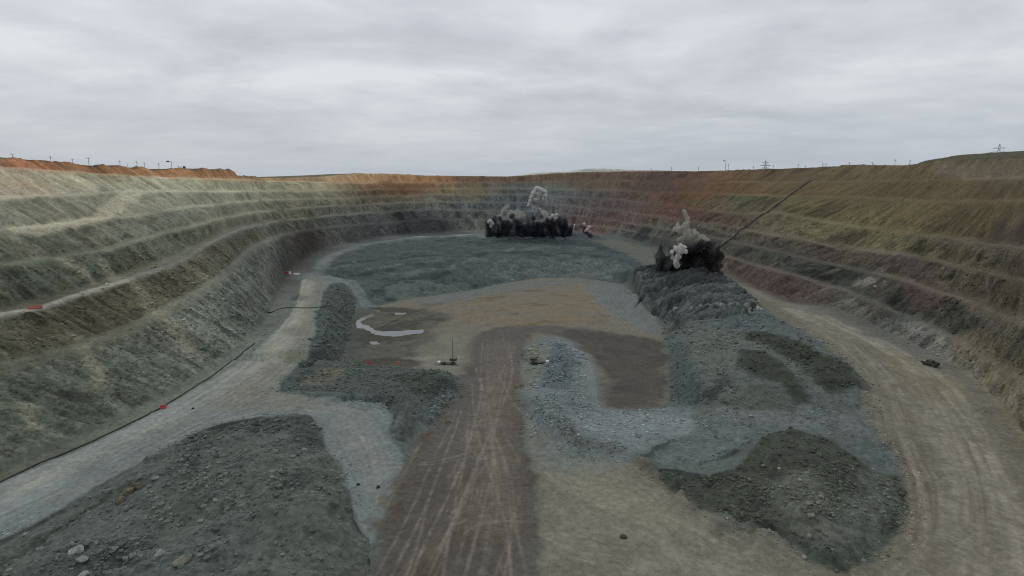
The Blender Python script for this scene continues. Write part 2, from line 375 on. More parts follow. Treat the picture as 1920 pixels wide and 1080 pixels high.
def dem(x, y, ch=slice(0, 1)):
    fx = np.clip((np.asarray(x, float) - X0) / DS, 0, NX - 1.001); fy = np.clip((np.asarray(y, float) - Y0) / DS, 0, NY - 1.001)
    i = fx.astype(int); j = fy.astype(int); a = (fx - i)[..., None]; b = (fy - j)[..., None]
    r = (R[j, i, ch] * (1 - a) + R[j, i + 1, ch] * a) * (1 - b) + (R[j + 1, i, ch] * (1 - a) + R[j + 1, i + 1, ch] * a) * b
    return r
def height(x, y):
    return dem(x, y)[..., 0]
TT = 50.0 * 1.0022 ** np.arange(0, 1500)
def hit(u, v):
    """ground point seen at a pixel of the photograph"""
    u = np.atleast_1d(np.asarray(u, float)); v = np.atleast_1d(np.asarray(v, float))
    dx, dy, dz = ray(u, v)
    x = dx[:, None] * TT; y = dy[:, None] * TT; z = CH + dz[:, None] * TT
    below = z < height(x, y)
    k = np.where(below.any(1), below.argmax(1), len(TT) - 1)
    k0 = np.maximum(k - 1, 0)
    t0, t1 = TT[k0], TT[k]
    for _ in range(12):
        tm = 0.5 * (t0 + t1)
        b = CH + dz * tm < height(dx * tm, dy * tm)
        t1 = np.where(b, tm, t1); t0 = np.where(b, t0, tm)
    return dx * t1, dy * t1

# ------------------------------------------------------------------ the fine ground mesh: fans out from the camera, one sheet
NA_, AMAX = 1500, 1.16
aa = np.linspace(-AMAX, AMAX, NA_)
yy = np.concatenate([np.geomspace(46, 780, 930), np.geomspace(780, 60000, 60)[1:]])
GX = (aa[None, :] * yy[:, None]); GY = np.broadcast_to(yy[:, None], GX.shape)
X, Y = GX.ravel(), GY.ravel().copy()
F = dem(X, Y, slice(0, 6))
Z = F[:, 0].copy(); CLR = F[:, 1:4].copy(); WALL = F[:, 4]
# distance along the pit wall, measured in plan (straight sides, round far end)
_an = np.arctan2(-X, np.maximum(Y - 430, 1e-3))
SP = np.where(Y < 430, np.where(X < 0, Y, 430 + 471 + (430 - Y)), 430 + (math.pi / 2 - _an) * 150)
far = np.hypot(X, Y)
spacing = 0.0030 * Y
RUB = np.zeros(len(X)); CLS = np.zeros(len(X), np.int8); ROUGH = np.zeros(len(X)); SMOOTH = np.zeros(len(X))
def fade(lam):
    return np.clip(1.4 - 2.2 * spacing / lam, 0, 1)
wx = fbm(X / 9, Y / 9, 3, 5); wy = fbm(X / 9 + 40, Y / 9, 3, 6)
wx2 = fbm(X / 2.2, Y / 2.2, 2, 7); wy2 = fbm(X / 2.2 + 30, Y / 2.2, 2, 8)
inner = far < 900
def poly_xy(pts):
    p = np.array(pts, float)
    x, y = hit(p[:, 0], p[:, 1])
    return np.column_stack([x, y])
def densify(q, closed):
    """round the corners of an outline (Chaikin)"""
    q = np.asarray(q)
    for _ in range(2):
        if closed:
            n = np.roll(q, -1, 0)
            q = np.stack([q * .75 + n * .25, q * .25 + n * .75], 1).reshape(-1, 2)
        else:
            a, b = q[:-1], q[1:]
            m = np.stack([a * .75 + b * .25, a * .25 + b * .75], 1).reshape(-1, 2)
            q = np.vstack([q[:1], m, q[-1:]])
    return q
def seg_dist(px, py, q, closed):
    d = np.full(len(px), 1e18); inside = np.zeros(len(px), bool)
    n = len(q)
    for i in range(n if closed else n - 1):
        ax, ay = q[i]; bx, by = q[(i + 1) % n]
        ex, ey = bx - ax, by - ay
        l2 = ex * ex + ey * ey + 1e-12
        t = np.clip(((px - ax) * ex + (py - ay) * ey) / l2, 0, 1)
        d = np.minimum(d, (px - ax - t * ex) ** 2 + (py - ay - t * ey) ** 2)
        if closed:
            c = ((ay > py) != (by > py))
            if ey != 0:
                inside ^= c & (px < ex * (py - ay) / ey + ax)
    return np.sqrt(d), inside
def region(pts, soft=2.0, warp=1.5, world=False, rnd=True):
    """weight 0..1 of every ground vertex inside an outline; edge softness and raggedness in metres"""
    q = np.asarray(pts, float) if world else poly_xy(pts)
    if rnd: q = densify(q, True)
    m = soft + 2 * warp + 1
    sel = np.nonzero((X > q[:, 0].min() - m) & (X < q[:, 0].max() + m) & (Y > q[:, 1].min() - m) & (Y < q[:, 1].max() + m))[0]
    w = np.zeros(len(X))
    if len(sel) == 0: return w
    px = X[sel] + warp * (wx[sel] + 0.4 * wx2[sel]); py = Y[sel] + warp * (wy[sel] + 0.4 * wy2[sel])
    d, ins = seg_dist(px, py, q, True)
    sd_ = np.where(ins, -d, d)
    w[sel] = 1 - sstep(-soft, soft, sd_)
    return w
def stroke(pts, width, soft=0.5, warp=0.3, world=False):
    q = densify(np.asarray(pts, float) if world else poly_xy(pts), False)
    m = width + soft + warp + 1
    sel = np.nonzero((X > q[:, 0].min() - m) & (X < q[:, 0].max() + m) & (Y > q[:, 1].min() - m) & (Y < q[:, 1].max() + m))[0]
    w = np.zeros(len(X))
    if len(sel) == 0: return w
    px = X[sel] + warp * wx[sel]; py = Y[sel] + warp * wy[sel]
    d, _ = seg_dist(px, py, q, False)
    w[sel] = 1 - sstep(width * .5 - soft, width * .5 + soft, d)
    return w
def paint(w, c, a=1.0):
    global CLR
    w = (w * a)[:, None]
    CLR = CLR * (1 - w) + srgb(c) * w
def setcls(w, k):
    CLS[w > 0.5] = k
floorm = (WALL < 0.15)

# noise fields used again and again
n25 = fbm(X / 26, Y / 26, 4, 21); n8 = fbm(X / 7, Y / 7, 4, 31); n3 = fbm(X / 2.4, Y / 2.4, 3, 41)
nst = fbm(X / 18 + .6 * wx, Y / 13 + .6 * wy, 5, 51)                       # stretched sideways
# --- walls: streaks run down the faces, layers run along them
face = sstep(0.72, 0.97, WALL)
wl_any = sstep(0.1, 0.5, WALL)
SK = SP + .08 * Z + .8 * wx
stk = fbm(SK / 1.5, Z / 11, 4, 61); stk2 = fbm(SK / 6, Z / 18, 4, 62); lay = fbm(SP / 30, Z / 3.0, 3, 63); blot = fbm(SP / 30, Z / 16, 5, 64, .6)
zj = fbm(SP / 22, Z / 40, 3, 65)
k_ = 1 + wl_any * (0.48 * stk * face + 0.26 * stk2 * face + 0.12 * lay * face + 0.42 * blot)
CLR *= np.clip(k_, 0.35, 1.9)[:, None]
# pale chutes of loose stone and rusty stains on the faces
ch = sstep(0.26, 0.5, fbm(SK / 4.0, Z / 24, 4, 66)) * face
CLR += (ch * 0.05)[:, None] * np.array([1, 1, .88]) * sstep(300, 60, far * 0 + Y)[:, None]
lowleft = face * (X < -60) * sstep(62, 50, Z)
rust = sstep(0.05, 0.45, fbm(SP / 16, Z / 9, 4, 67)) * lowleft * sstep(15, 24, Z)
CLR = CLR * (1 - 0.28 * rust[:, None]) + srgb((88, 78, 54)) * 0.28 * rust[:, None]
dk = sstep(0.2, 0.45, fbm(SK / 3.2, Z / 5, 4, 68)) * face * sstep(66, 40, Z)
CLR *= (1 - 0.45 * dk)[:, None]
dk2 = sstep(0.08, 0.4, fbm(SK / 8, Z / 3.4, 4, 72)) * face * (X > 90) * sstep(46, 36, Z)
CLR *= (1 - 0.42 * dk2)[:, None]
rightl = face * (X > 90) * sstep(40, 30, Z)
red = sstep(0.12, 0.42, fbm(SP / 20, Z / 6, 4, 69)) * rightl
CLR = CLR * (1 - 0.4 * red[:, None]) + srgb((76, 61, 55)) * 0.4 * red[:, None]
pal = sstep(0.36, 0.6, fbm(SP / 9, Z / 5, 4, 70)) * rightl
CLR = CLR * (1 - 0.35 * pal[:, None]) + srgb((112, 108, 98)) * 0.35 * pal[:, None]
# grassy patches on the weathered right side
gr = sstep(0.0, 0.5, fbm(SP / 24, Z / 7, 4, 71)) * (X > 120) * wl_any * sstep(34, 42, Z) * sstep(62, 52, Z)
CLR = CLR * (1 - 0.5 * gr[:, None]) + srgb((84, 78, 47)) * 0.5 * gr[:, None]
RUB = np.maximum(RUB, 0.75 * face * sstep(80, 30, Z)); RUB = np.maximum(RUB, 0.3 * wl_any)
ROUGH = np.maximum(ROUGH, face)

# --- whole floor
fl = sstep(0.3, 0.05, WALL)
CLR *= (1 + fl * (0.10 * n25 + 0.10 * n8))[:, None]
RUB = np.maximum(RUB, 0.25 * fl)

# back platform of old blasted rock
w = region([(600,515),(612,490),(640,468),(700,458),(780,447),(912,440),(1010,436),(1120,444),(1170,470),(1210,492),(1190,516),(1030,517),(950,530),(850,549),(750,560),(690,578),(668,540),(652,522)], 1.5, 2.5)
paint(w, (71, 80, 79)); setcls(w, 11); RUB = np.maximum(RUB, 0.4 * w)
PLAT = w
paint(w * sstep(0.05, 0.5, nst), (84, 92, 90), 0.5); paint(w * sstep(0.1, 0.5, -nst), (56, 63, 63), 0.55)
for q_ in ([(640,500),(700,480),(800,470),(880,462)], [(690,505),(780,492),(870,488)], [(700,520),(780,512),(860,500),(900,486)], [(940,470),(1040,462),(1150,472)], [(860,470),(900,475),(960,466)]):
    paint(w * stroke(q_, 6, 3, 4) * sstep(-.3, .3, n8), (100, 106, 100), .7)  # pale strokes: ledge shading put into the colour, the relief shades only weakly
for q_ in ([(620,495),(680,488),(760,482),(840,476)], [(720,528),(800,520),(860,512)], [(900,478),(960,472),(1040,474),(1140,482)], [(850,455),(920,456),(1000,452)], [(660,512),(700,510),(740,506)], [(1050,458),(1110,462),(1170,476)]):
    paint(w * stroke(q_, 6, 3, 4) * sstep(-.3, .3, -n8), (46, 52, 52), .8)  # dark strokes: the shaded part of the ledges, painted in
w2 = region([(920,488),(1000,480),(1100,480),(1190,488),(1180,512),(1030,515),(950,528),(905,536)], 4, 5); paint(w2 * np.clip(.6 + .5 * n8, 0, 1), (108, 116, 110), .8); paint(w2 * sstep(0.05, .5, n8), (80, 87, 84), .6); RUB = np.maximum(RUB, .7 * w2)  # scarp face painted paler and blotched, its shading put into the colour
w2 = region([(690,535),(850,523),(915,500),(905,535),(850,546),(700,570)], 2, 2); paint(w2 * sstep(-0.3, 0.3, n8), (94, 102, 97), 0.7); paint(w2 * sstep(0.1, 0.4, -n8), (46, 54, 50), 0.6)  # left scarp: light and shade of its relief painted in
# far floor and the road round the back
w = region([(520,545),(545,510),(590,474),(650,458),(700,449),(760,441),(830,436),(905,434),(925,446),(860,446),(780,450),(700,461),(645,474),(618,492),(606,518),(600,524)], 2, 1.5)
w = w * fl
paint(w, (86, 94, 92)); setcls(w, 1)
w2 = stroke([(577,520),(596,492),(640,468),(700,455),(760,447),(850,440),(905,438)], 9, 4, 2); paint(w2 * fl, (112, 118, 114), 0.9)
w2 = region([(745,448),(800,440),(860,438),(905,440),(915,447),(870,445),(800,447)], 2, 2); paint(w2 * sstep(-.2, .3, nst), (116, 121, 116), 0.8)
w = region([(1110,447),(1150,452),(1210,468),(1240,480),(1262,498),(1230,500),(1190,482),(1130,460)], 2, 2); paint(w * fl, (94, 97, 88), 0.9); setcls(w * fl, 2)
w2 = region([(905,447),(918,441),(960,438),(1100,438),(1130,446),(1100,450),(1000,448)], 1, 1.5); paint(w2, (62, 69, 70), 0.9)
# dark strip at the foot of the left wall
w = region([(430,700),(480,640),(512,590),(525,548),(556,520),(566,545),(560,590),(530,640),(480,672)], 3, 2); paint(w * fl, (68, 74, 75), 0.95)
# left haul road and side road
LR = [(-200,1010),(0,908),(150,843),(300,772),(372,726),(438,690),(490,648),(540,600),(562,560),(566,520),(600,516),(650,521),(664,536),(620,536),(600,566),(592,618),(577,664),(542,704),(505,738),(560,742),(640,746),(702,751),(732,760),(736,780),(726,826),(742,836),(760,862),(742,905),(712,985),(690,1030),(670,955),(640,890),(612,828),(594,790),(560,779),(470,783),(390,801),(300,845),(230,885),(100,962),(0,1015),(-200,1110)]
w = region(LR, 0.8, 0.7); paint(w, (110, 117, 115)); setcls(w, 1); SMOOTH = np.maximum(SMOOTH, w)
RUB *= (1 - 0.8 * w)
LRW = w
w2 = region([(560,520),(610,520),(598,570),(590,620),(575,664),(540,704),(500,740),(600,760),(520,775),(420,770),(380,760),(450,700),(500,650),(545,600)], 6, 3); paint(w2 * w, (117, 115, 103), 0.8)
for s_, wd, a in (([(580,524),(572,575),(535,630),(506,680),(470,720),(400,765),(250,830),(60,910)], 5, .55), ([(592,524),(588,580),(560,650),(520,705),(480,735)], 3, .35),
                  ([(573,524),(560,580),(520,630),(480,690),(410,745),(260,810),(80,890)], 2.2, .5), ([(700,762),(600,762),(500,765),(400,795),(280,850),(100,935)], 2.6, .35),
                  ([(715,770),(640,770),(560,768),(470,772),(380,800)], 1.8, .3), ([(640,780),(668,830),(700,900),(715,950)], 3, .35), ([(655,775),(690,830),(722,880)], 2, .25)):
    paint(stroke(s_, wd, wd * .45, .8) * w * (0.65 + 0.6 * n3), (130, 129, 117), a)
paint(w * region([(640,820),(700,815),(735,850),(700,880),(650,870)], 4, 3) * sstep(-.3, .4, n8), (122, 119, 113), 0.7)
paint(w * sstep(.1, .6, n8), (92, 99, 98), 0.35)
paint(stroke([(655,525),(668,540),(678,560),(692,576)], 6.5, 1.0, .3), (100, 108, 107), 0.95); setcls(stroke([(655,525),(668,540),(678,560),(692,576)], 6.5, .5, .3), 1)
paint(region([(525,672),(545,655),(575,662),(570,680),(535,684)], 2, 1), (110, 118, 92), 0.5)
# heap beside the left haul road
HL = [(-200,1112),(0,1017),(100,964),(230,887),(300,847),(390,803),(470,785),(560,781),(598,792),(614,830),(640,890),(670,958),(690,1032),(692,1180),(-200,1500)]
w = region(HL, 1.0, 1.8); paint(w, (84, 90, 85)); setcls(w, 5); RUB = np.maximum(RUB, 0.5 * w); HEAP = w
RUB = np.maximum(RUB, .9 * w * region([(330,840),(440,870),(480,930),(440,960),(380,950),(330,900)], 4, 3)); RUB = np.maximum(RUB, .9 * w * region([(60,1110),(140,1010),(260,1000),(420,1030),(600,1060),(650,1110)], 5, 3))
RUB = np.maximum(RUB, .8 * w * region([(0,1025),(110,970),(240,893),(330,860),(350,870),(250,910),(100,1000),(0,1050)], 1.5, 1.5))
paint(w * sstep(0.0, .5, n25), (82, 87, 78), .6); paint(w * sstep(0.1, .6, n8), (64, 72, 70), .6)
paint(w * stroke([(380,812),(470,792),(560,790),(600,830)], 7, 3, 1), (60, 66, 62), .7)  # shadow side of the heap crest, painted dark
paint(w * region([(450,880),(540,850),(600,870),(560,930),(600,1000),(520,1010),(430,940)], 6, 3), (84, 90, 82), .4)
paint(w * stroke([(-100,1090),(60,1010),(170,945),(260,900)], 2.2, 1.2, 1.2), (54, 58, 50), .7)  # shade in the gully along the road edge, painted as a dark line
paint(w * region([(130,1080),(140,1010),(260,1000),(420,1030),(560,1080),(500,1120),(200,1120)], 5, 3), (84, 90, 86), .5)
# dumped bank between side road and pit floor
BK = [(507,737),(560,741),(640,745),(702,750),(731,758),(738,778),(728,826),(770,834),(800,808),(830,776),(862,722),(858,708),(820,694),(760,684),(700,680),(640,672),(655,640),(664,600),(668,570),(655,545),(640,528),(612,534),(600,568),(592,620),(577,664),(544,703)]
w = region(BK, 1.0, 2.0); paint(w, (74, 81, 77)); setcls(w, 6); RUB = np.maximum(RUB, .5 * w); RUB = np.maximum(RUB, .9 * w * region([(768,832),(800,770),(845,715),(862,720),(830,778),(800,808)], 2, 2))
paint(w * region([(560,718),(600,690),(660,688),(640,705),(590,728)], 2, 2), (98, 96, 84), .8)
paint(w * region([(530,742),(640,746),(730,756),(738,778),(726,828),(745,830),(752,780),(740,738),(640,734),(530,732)], 1, 1), (86, 94, 92), .6)
paint(w * region([(768,832),(800,770),(845,715),(862,720),(830,778),(800,808)], 1.5, 1), (97, 105, 104), .9)
paint(w * region([(740,700),(800,700),(850,710),(820,740),(770,740)], 3, 2), (56, 62, 54), .7)
paint(w * region([(612,535),(640,530),(668,570),(657,640),(600,690),(560,715),(510,737),(577,664)], 2, 2) * sstep(-.3,.3,n8), (74, 82, 78), .7)

# pit floor
PF = [(660,600),(668,574),(692,579),(760,562),(850,550),(950,531),(1030,518),(1185,516),(1188,560),(1236,598),(1262,612),(1250,632),(1256,700),(1262,760),(1180,768),(1110,766),(1062,735),(1010,740),(985,745),(976,714),(880,690),(868,712),(830,697),(760,686),(690,682),(640,676)]
w = region(PF, 1, 1); paint(w, (108, 105, 93)); setcls(w, 4); RUB *= (1 - .7 * w); SMOOTH = np.maximum(SMOOTH, w); PFW = w
paint(w * region([(840,590),(900,545),(1000,525),(1120,520),(1150,545),(1130,610),(1000,612),(880,615)], 6, 5) * sstep(-.35, .25, nst), (114, 105, 85), .8)
paint(w * sstep(.12, .5, fbm(X / 15, Y / 10, 5, 81, .6)) * region([(760,560),(1000,520),(1150,520),(1180,610),(900,620),(760,620)], 5, 4), (88, 76, 58), .6)
paint(w * region([(950,531),(1100,519),(1185,520),(1188,545),(1100,528),(1000,540),(800,575),(760,565)], 2, 2), (98, 105, 103), .75)
paint(w * region([(1090,530),(1186,535),(1200,570),(1240,600),(1260,615),(1200,622),(1150,590),(1110,560)], 3, 3), (98, 105, 105), .85)
for k in range(9):
    o_ = k * 9.5
    paint(w * stroke([(1085 + o_, 532), (1110 + o_, 560), (1135 + o_, 590), (1165 + o_ * 1.05, 618)], 1.0, .5, .5), (116, 120, 116), .4)
# mud round the puddles
w2 = region([(655,590),(700,572),(790,580),(850,588),(830,605),(800,622),(830,640),(830,660),(770,672),(700,684),(640,674),(655,640)], 3, 3)
paint(w2, (82, 82, 74), .85); paint(w2 * sstep(-.15, .25, nst + .4 * n3), (60, 61, 55), .8)
paint(w * region([(652,545),(692,572),(684,598),(668,622),(672,655),(700,680),(640,694),(640,600)], 6, 5), (72, 78, 74), .85)
paint(w * region([(640,676),(700,668),(780,672),(800,682),(740,692),(640,688)], 1.5, 2), (64, 60, 54), .8)
paint(w * region([(770,655),(840,625),(890,630),(870,690),(830,700),(790,680)], 3, 2.5), (112, 114, 102), .7)
paint(w * stroke([(760,672),(860,668)], 3, 1.5, 1), (128, 126, 112), .6)
# brown ramp down to the floor, with tyre tracks
RP = [(680,1120),(712,990),(742,905),(770,845),(800,808),(832,776),(862,728),(876,690),(880,655),(892,630),(930,614),(985,612),(1000,632),(985,668),(976,714),(976,760),(980,800),(992,850),(1006,905),(1014,985),(1016,1120)]
w = region(RP, 2.6, 3.2); paint(w, (86, 84, 79)); setcls(w, 3); SMOOTH = np.maximum(SMOOTH, w); RUB *= (1 - .7 * w); RPW = w
paint(w * region([(760,900),(860,860),(930,900),(900,1110),(720,1110)], 6, 3), (78, 74, 68), .8)
paint(w * region([(930,700),(975,690),(985,850),(1010,950),(1012,1110),(900,1110),(960,950),(945,820)], 4, 2), (84, 78, 69), .5)
paint(w * sstep(.15, .5, n8), (76, 68, 58), .5)
paint(w * stroke([(690,1080),(735,960),(760,880),(800,815),(850,745)], 4.5, 2.2, 1.6) * sstep(-.3, .3, n3), (70, 61, 49), .6)
paint(stroke([(672,1095),(700,1000),(730,925),(752,880),(775,840)], 2.4, 1.2, 1.2) * sstep(-.2, .4, n8 + .6 * n3), (118, 110, 92), .7)
paint(w * stroke([(1012,1000),(1005,905),(992,850),(980,790)], 4, 2, 1.6) * sstep(-.2, .3, n3), (66, 59, 47), .7)
paint(region([(885,640),(930,616),(1010,608),(1100,616),(1200,630),(1250,640),(1200,652),(1080,636),(1000,622),(940,632),(900,655)], 3, 2.5), (84, 82, 77), .85)
TR = [[(940,620),(950,660),(968,690),(940,760),(905,850),(860,960),(815,1090)], [(952,640),(965,700),(925,800),(880,900),(840,1000),(800,1090)],
      [(905,640),(900,700),(905,780),(925,850),(930,900),(935,960),(905,1090)], [(915,640),(912,700),(918,790),(945,860),(955,930),(960,1000),(945,1090)],
      [(870,1090),(905,960),(930,850),(915,760),(892,690)], [(950,700),(930,780),(925,870),(922,960),(900,1090)],
      [(700,1090),(770,960),(830,830),(855,770)], [(730,1090),(800,950),(845,830),(865,770)],
      [(960,1090),(950,980),(915,880),(890,800),(885,720)], [(990,1080),(965,980),(960,900),(930,820)],
      [(975,870),(945,810),(925,760),(915,700)], [(775,870),(830,862),(890,845)], [(780,872),(835,868),(900,850)],
      [(850,985),(890,968),(950,960),(1010,965)], [(870,1000),(900,980),(950,975),(1000,978)],
      [(760,1090),(790,1000),(800,940)], [(640,1110),(720,960),(790,830)], [(935,700),(955,745),(975,770)],
      [(965,650),(940,700),(915,740)], [(880,760),(875,850),(850,950),(830,1090)], [(925,1090),(955,1000),(975,930)],
      [(905,720),(890,800),(860,890),(800,1010),(770,1090)]]
for k, t_ in enumerate(TR):
    a = .36 + .34 * ((k * 37) % 10) / 10
    paint(stroke(t_, .6, .28, .25) * np.maximum(w, .25 * LRW) * np.clip(.75 + .8 * n3, .1, 1), (124, 116, 104), a)
paint(w * stroke([(930,640),(940,700),(925,800),(930,880),(920,980)], 9, 5, 2), (106, 98, 88), .4)
for a_ in ([(993,745),(965,752)], [(1000,718),(965,728)], [(1012,693),(985,700)]):
    paint(stroke(a_, 1.4, .7, .6), (66, 60, 50), .6)

# right foreground and right haul road
FG = [(1018,1120),(1016,985),(1008,905),(994,850),(982,800),(985,770),(1005,800),(1045,842),(1110,858),(1186,860),(1250,905),(1310,947),(1345,966),(1400,998),(1490,1020),(1498,1044),(1560,1066),(1612,1058),(1662,1010),(1696,960),(1709,915),(1690,880),(1640,820),(1610,770),(1608,735),(1612,704),(1590,682),(1545,650),(1490,610),(1440,588),(1395,548),(1362,520),(1370,508),(1425,541),(1480,563),(1550,577),(1600,594),(1690,640),(1770,675),(1830,716),(1870,756),(1920,820),(2250,1190),(2250,1500),(1000,1500)]
w = region(FG, 1.2, 1.2) * sstep(.6, .2, WALL); paint(w, (104, 102, 90)); setcls(w, 2); SMOOTH = np.maximum(SMOOTH, w); RUB *= (1 - .6 * w); FGW = w
paint(w * region([(1000,900),(1100,880),(1200,930),(1300,1000),(1400,1050),(1480,1110),(1020,1110)], 6, 4), (113, 112, 99), .7)
paint(w * region([(985,790),(1005,800),(1110,858),(1180,870),(1150,900),(1010,890)], 4, 3), (104, 111, 107), .8)
paint(w * region([(1440,585),(1500,590),(1600,640),(1680,730),(1700,800),(1650,830),(1610,740),(1545,650)], 5, 3), (110, 107, 95), .6)
paint(w * region([(1860,780),(1940,860),(2000,1000),(1920,1000),(1880,900),(1830,820),(1780,730)], 6, 4), (84, 76, 54), .75)
paint(w * region([(1640,650),(1760,680),(1830,740),(1800,780),(1720,740)], 5, 4), (108, 100, 76), .7)
paint(w * region([(1620,770),(1720,830),(1780,930),(1800,1110),(1640,1110),(1700,960)], 8, 4) * sstep(-.3, .5, n8), (96, 93, 80), .7)
for s_, wd, a in (([(1480,580),(1560,625),(1640,680),(1700,740),(1760,820),(1800,900),(1830,1000),(1850,1110)], 7, .6), ([(1500,590),(1600,650),(1680,720),(1740,800),(1790,900),(1810,1000),(1820,1110)], 2.2, .45),
                  ([(1700,700),(1780,780),(1860,900),(1900,1000),(1930,1100)], 2.5, .35), ([(1640,740),(1700,830),(1740,940),(1750,1110)], 2.5, .3), ([(1820,760),(1880,860),(1930,980)], 2, .3),
                  ([(1640,1090),(1720,1040),(1780,960),(1790,880)], 1.6, .35), ([(1600,1100),(1700,1060),(1770,990)], 1.4, .35), ([(1100,1110),(1250,1040),(1450,1080),(1650,1095)], 2, .25),
                  ([(1000,880),(1100,930),(1250,1030),(1350,1100)], 1.8, .25), ([(1030,1000),(1120,960),(1230,960)], 1.2, .25), ([(1010,1010),(1150,990),(1300,1030),(1450,1060)], 1.2, .3), ([(1060,890),(1150,930),(1260,985),(1400,1040)], 1.4, .3)):
    paint(stroke(s_, wd, wd * .45, .8) * w * np.clip(.7 + .8 * n3, .1, 1), (128, 125, 113), min(.9, a * 1.5))
for k in range(26):
    r_ = np.random.default_rng(900 + k)
    u0 = r_.uniform(1500, 1660); dv = r_.uniform(0, 1)
    p_ = [(1490 + 10 * dv + 60 * dv, 590 + 4 * dv), (1600 + 110 * dv, 650 + 10 * dv), (1660 + 150 * dv, 740 - 10 * dv), (1690 + 190 * dv, 850), (1700 + 220 * dv, 970), (1700 + 240 * dv, 1110)]
    paint(stroke(p_, r_.uniform(.8, 2.2), .6, 1.0) * w * np.clip(.4 + 1.2 * n8, 0, 1), (128, 124, 110) if k % 3 else (82, 78, 66), r_.uniform(.3, .65))
for k in range(18):
    r_ = np.random.default_rng(950 + k)
    dv = r_.uniform(0, 1)
    p_ = [(1010 + 30 * dv, 860 + 80 * dv), (1150, 900 + 120 * dv), (1300, 985 + 90 * dv), (1450, 1050 + 60 * dv), (1640, 1085 + 40 * dv)]
    paint(stroke(p_, r_.uniform(.6, 1.8), .5, 1.4) * w * np.clip(.4 + 1.2 * n8, 0, 1), (126, 124, 110) if k % 3 else (88, 87, 76), r_.uniform(.3, .65))
paint(w * region([(1000,950),(1030,960),(1060,970),(1050,985),(1010,990)], 1, 1.4) * sstep(-.2, .2, n3), (74, 66, 50), .7)
paint(region([(1180,858),(1205,852),(1230,875),(1290,925),(1270,930),(1220,900)], 1.5, 1.5), (92, 86, 74), .6)
paint(FGW * region([(1275,935),(1312,952),(1345,972),(1400,1004),(1490,1028),(1490,1046),(1420,1030),(1340,1000)], 3, 3), (96, 100, 95), .4)
paint(FGW * region([(1080,895),(1180,890),(1260,950),(1300,1010),(1180,1010),(1090,960)], 6, 5), (122, 119, 103), .6)

def flow(n, seed, a_pts, b_pts, mask, w0, w1, a0, a1, light, dark):
    r_ = np.random.default_rng(seed)
    A_, B_ = poly_xy(a_pts), poly_xy(b_pts)
    for k in range(n):
        f = r_.uniform(0, 1); g_ = np.clip(f + r_.uniform(-.32, .32), 0, 1)
        m_ = np.linspace(f, g_, len(A_))[:, None]
        q = A_ * (1 - m_) + B_ * m_
        i0 = r_.integers(0, max(1, len(q) - 3)); i1 = r_.integers(i0 + 3, len(q) + 1) if i0 + 3 <= len(q) else len(q)
        q = q[i0:i1]
        if len(q) < 2: continue
        wd = r_.uniform(w0, w1)
        c = light if r_.random() < .68 else dark
        al = r_.uniform(a0, a1)
        for sgn in ((-1.1, 1.1) if wd < .8 else (0,)):
            d = np.gradient(q, axis=0); d /= np.linalg.norm(d, axis=1)[:, None] + 1e-9
            paint(stroke(q + sgn * np.column_stack([-d[:, 1], d[:, 0]]), wd, wd * .4, .25, world=True) * mask * np.clip(.5 + .9 * n3 + .5 * n8, 0, 1), c, al)
flow(34, 31, [(1475,590),(1560,640),(1620,700),(1640,760),(1660,840),(1700,920),(1690,1010),(1600,1085)], [(1560,582),(1690,650),(1800,730),(1870,800),(1930,900),(1960,1000),(1960,1080),(1900,1150)], FGW, .4, 1.2, .2, .5, (132, 128, 114), (78, 75, 62))
flow(30, 32, [(1000,800),(1080,865),(1180,875),(1290,955),(1400,1010),(1490,1050),(1600,1075)], [(1020,1060),(1100,1090),(1200,1110),(1330,1120),(1440,1130),(1550,1140),(1650,1140)], FGW, .3, .8, .15, .42, (130, 128, 114), (86, 85, 74))
flow(26, 33, [(0,920),(150,855),(300,785),(400,725),(490,660),(545,590),(572,525)], [(0,1000),(150,925),(300,840),(430,775),(520,725),(585,640),(605,530)], LRW, .45, 1.2, .3, .6, (128, 131, 122), (86, 93, 92))
flow(16, 34, [(440,770),(520,750),(620,752),(690,762),(725,800),(735,860),(725,930)], [(420,795),(520,778),(600,785),(630,830),(660,890),(685,960),(692,1010)], LRW, .4, 1.0, .3, .6, (128, 131, 124), (90, 97, 96))
for k in range(30):
    r_ = np.random.default_rng(1200 + k)
    f0, f1, f2, f3 = r_.uniform(0, 1), r_.uniform(.25, .75), r_.uniform(.35, .8), r_.uniform(.1, .9)
    e_ = lambda l, r, f: (l[0] + (r[0] - l[0]) * f, l[1] + (r[1] - l[1]) * f)
    p_ = [e_((690, 1095), (1012, 1095), f0), e_((735, 960), (1008, 960), .5 * f0 + .5 * f1), e_((790, 840), (990, 840), f1), e_((850, 740), (976, 740), f2), e_((885, 650), (985, 650), f3)]
    i0 = r_.integers(0, 2); i1 = r_.integers(4, 6)
    paint(stroke(p_[i0:i1], r_.uniform(.35, .55), .22, .25) * RPW * np.clip(.55 + .9 * n3 + .4 * n8, 0, 1), (122, 114, 102), r_.uniform(.12, .3))
flow(22, 36, [(700,600),(800,575),(900,550),(1000,530),(1100,525),(1180,530)], [(760,650),(850,640),(930,610),(1030,605),(1120,600),(1200,610)], PFW, .5, 1.6, .25, .55, (124, 118, 102), (88, 82, 68))

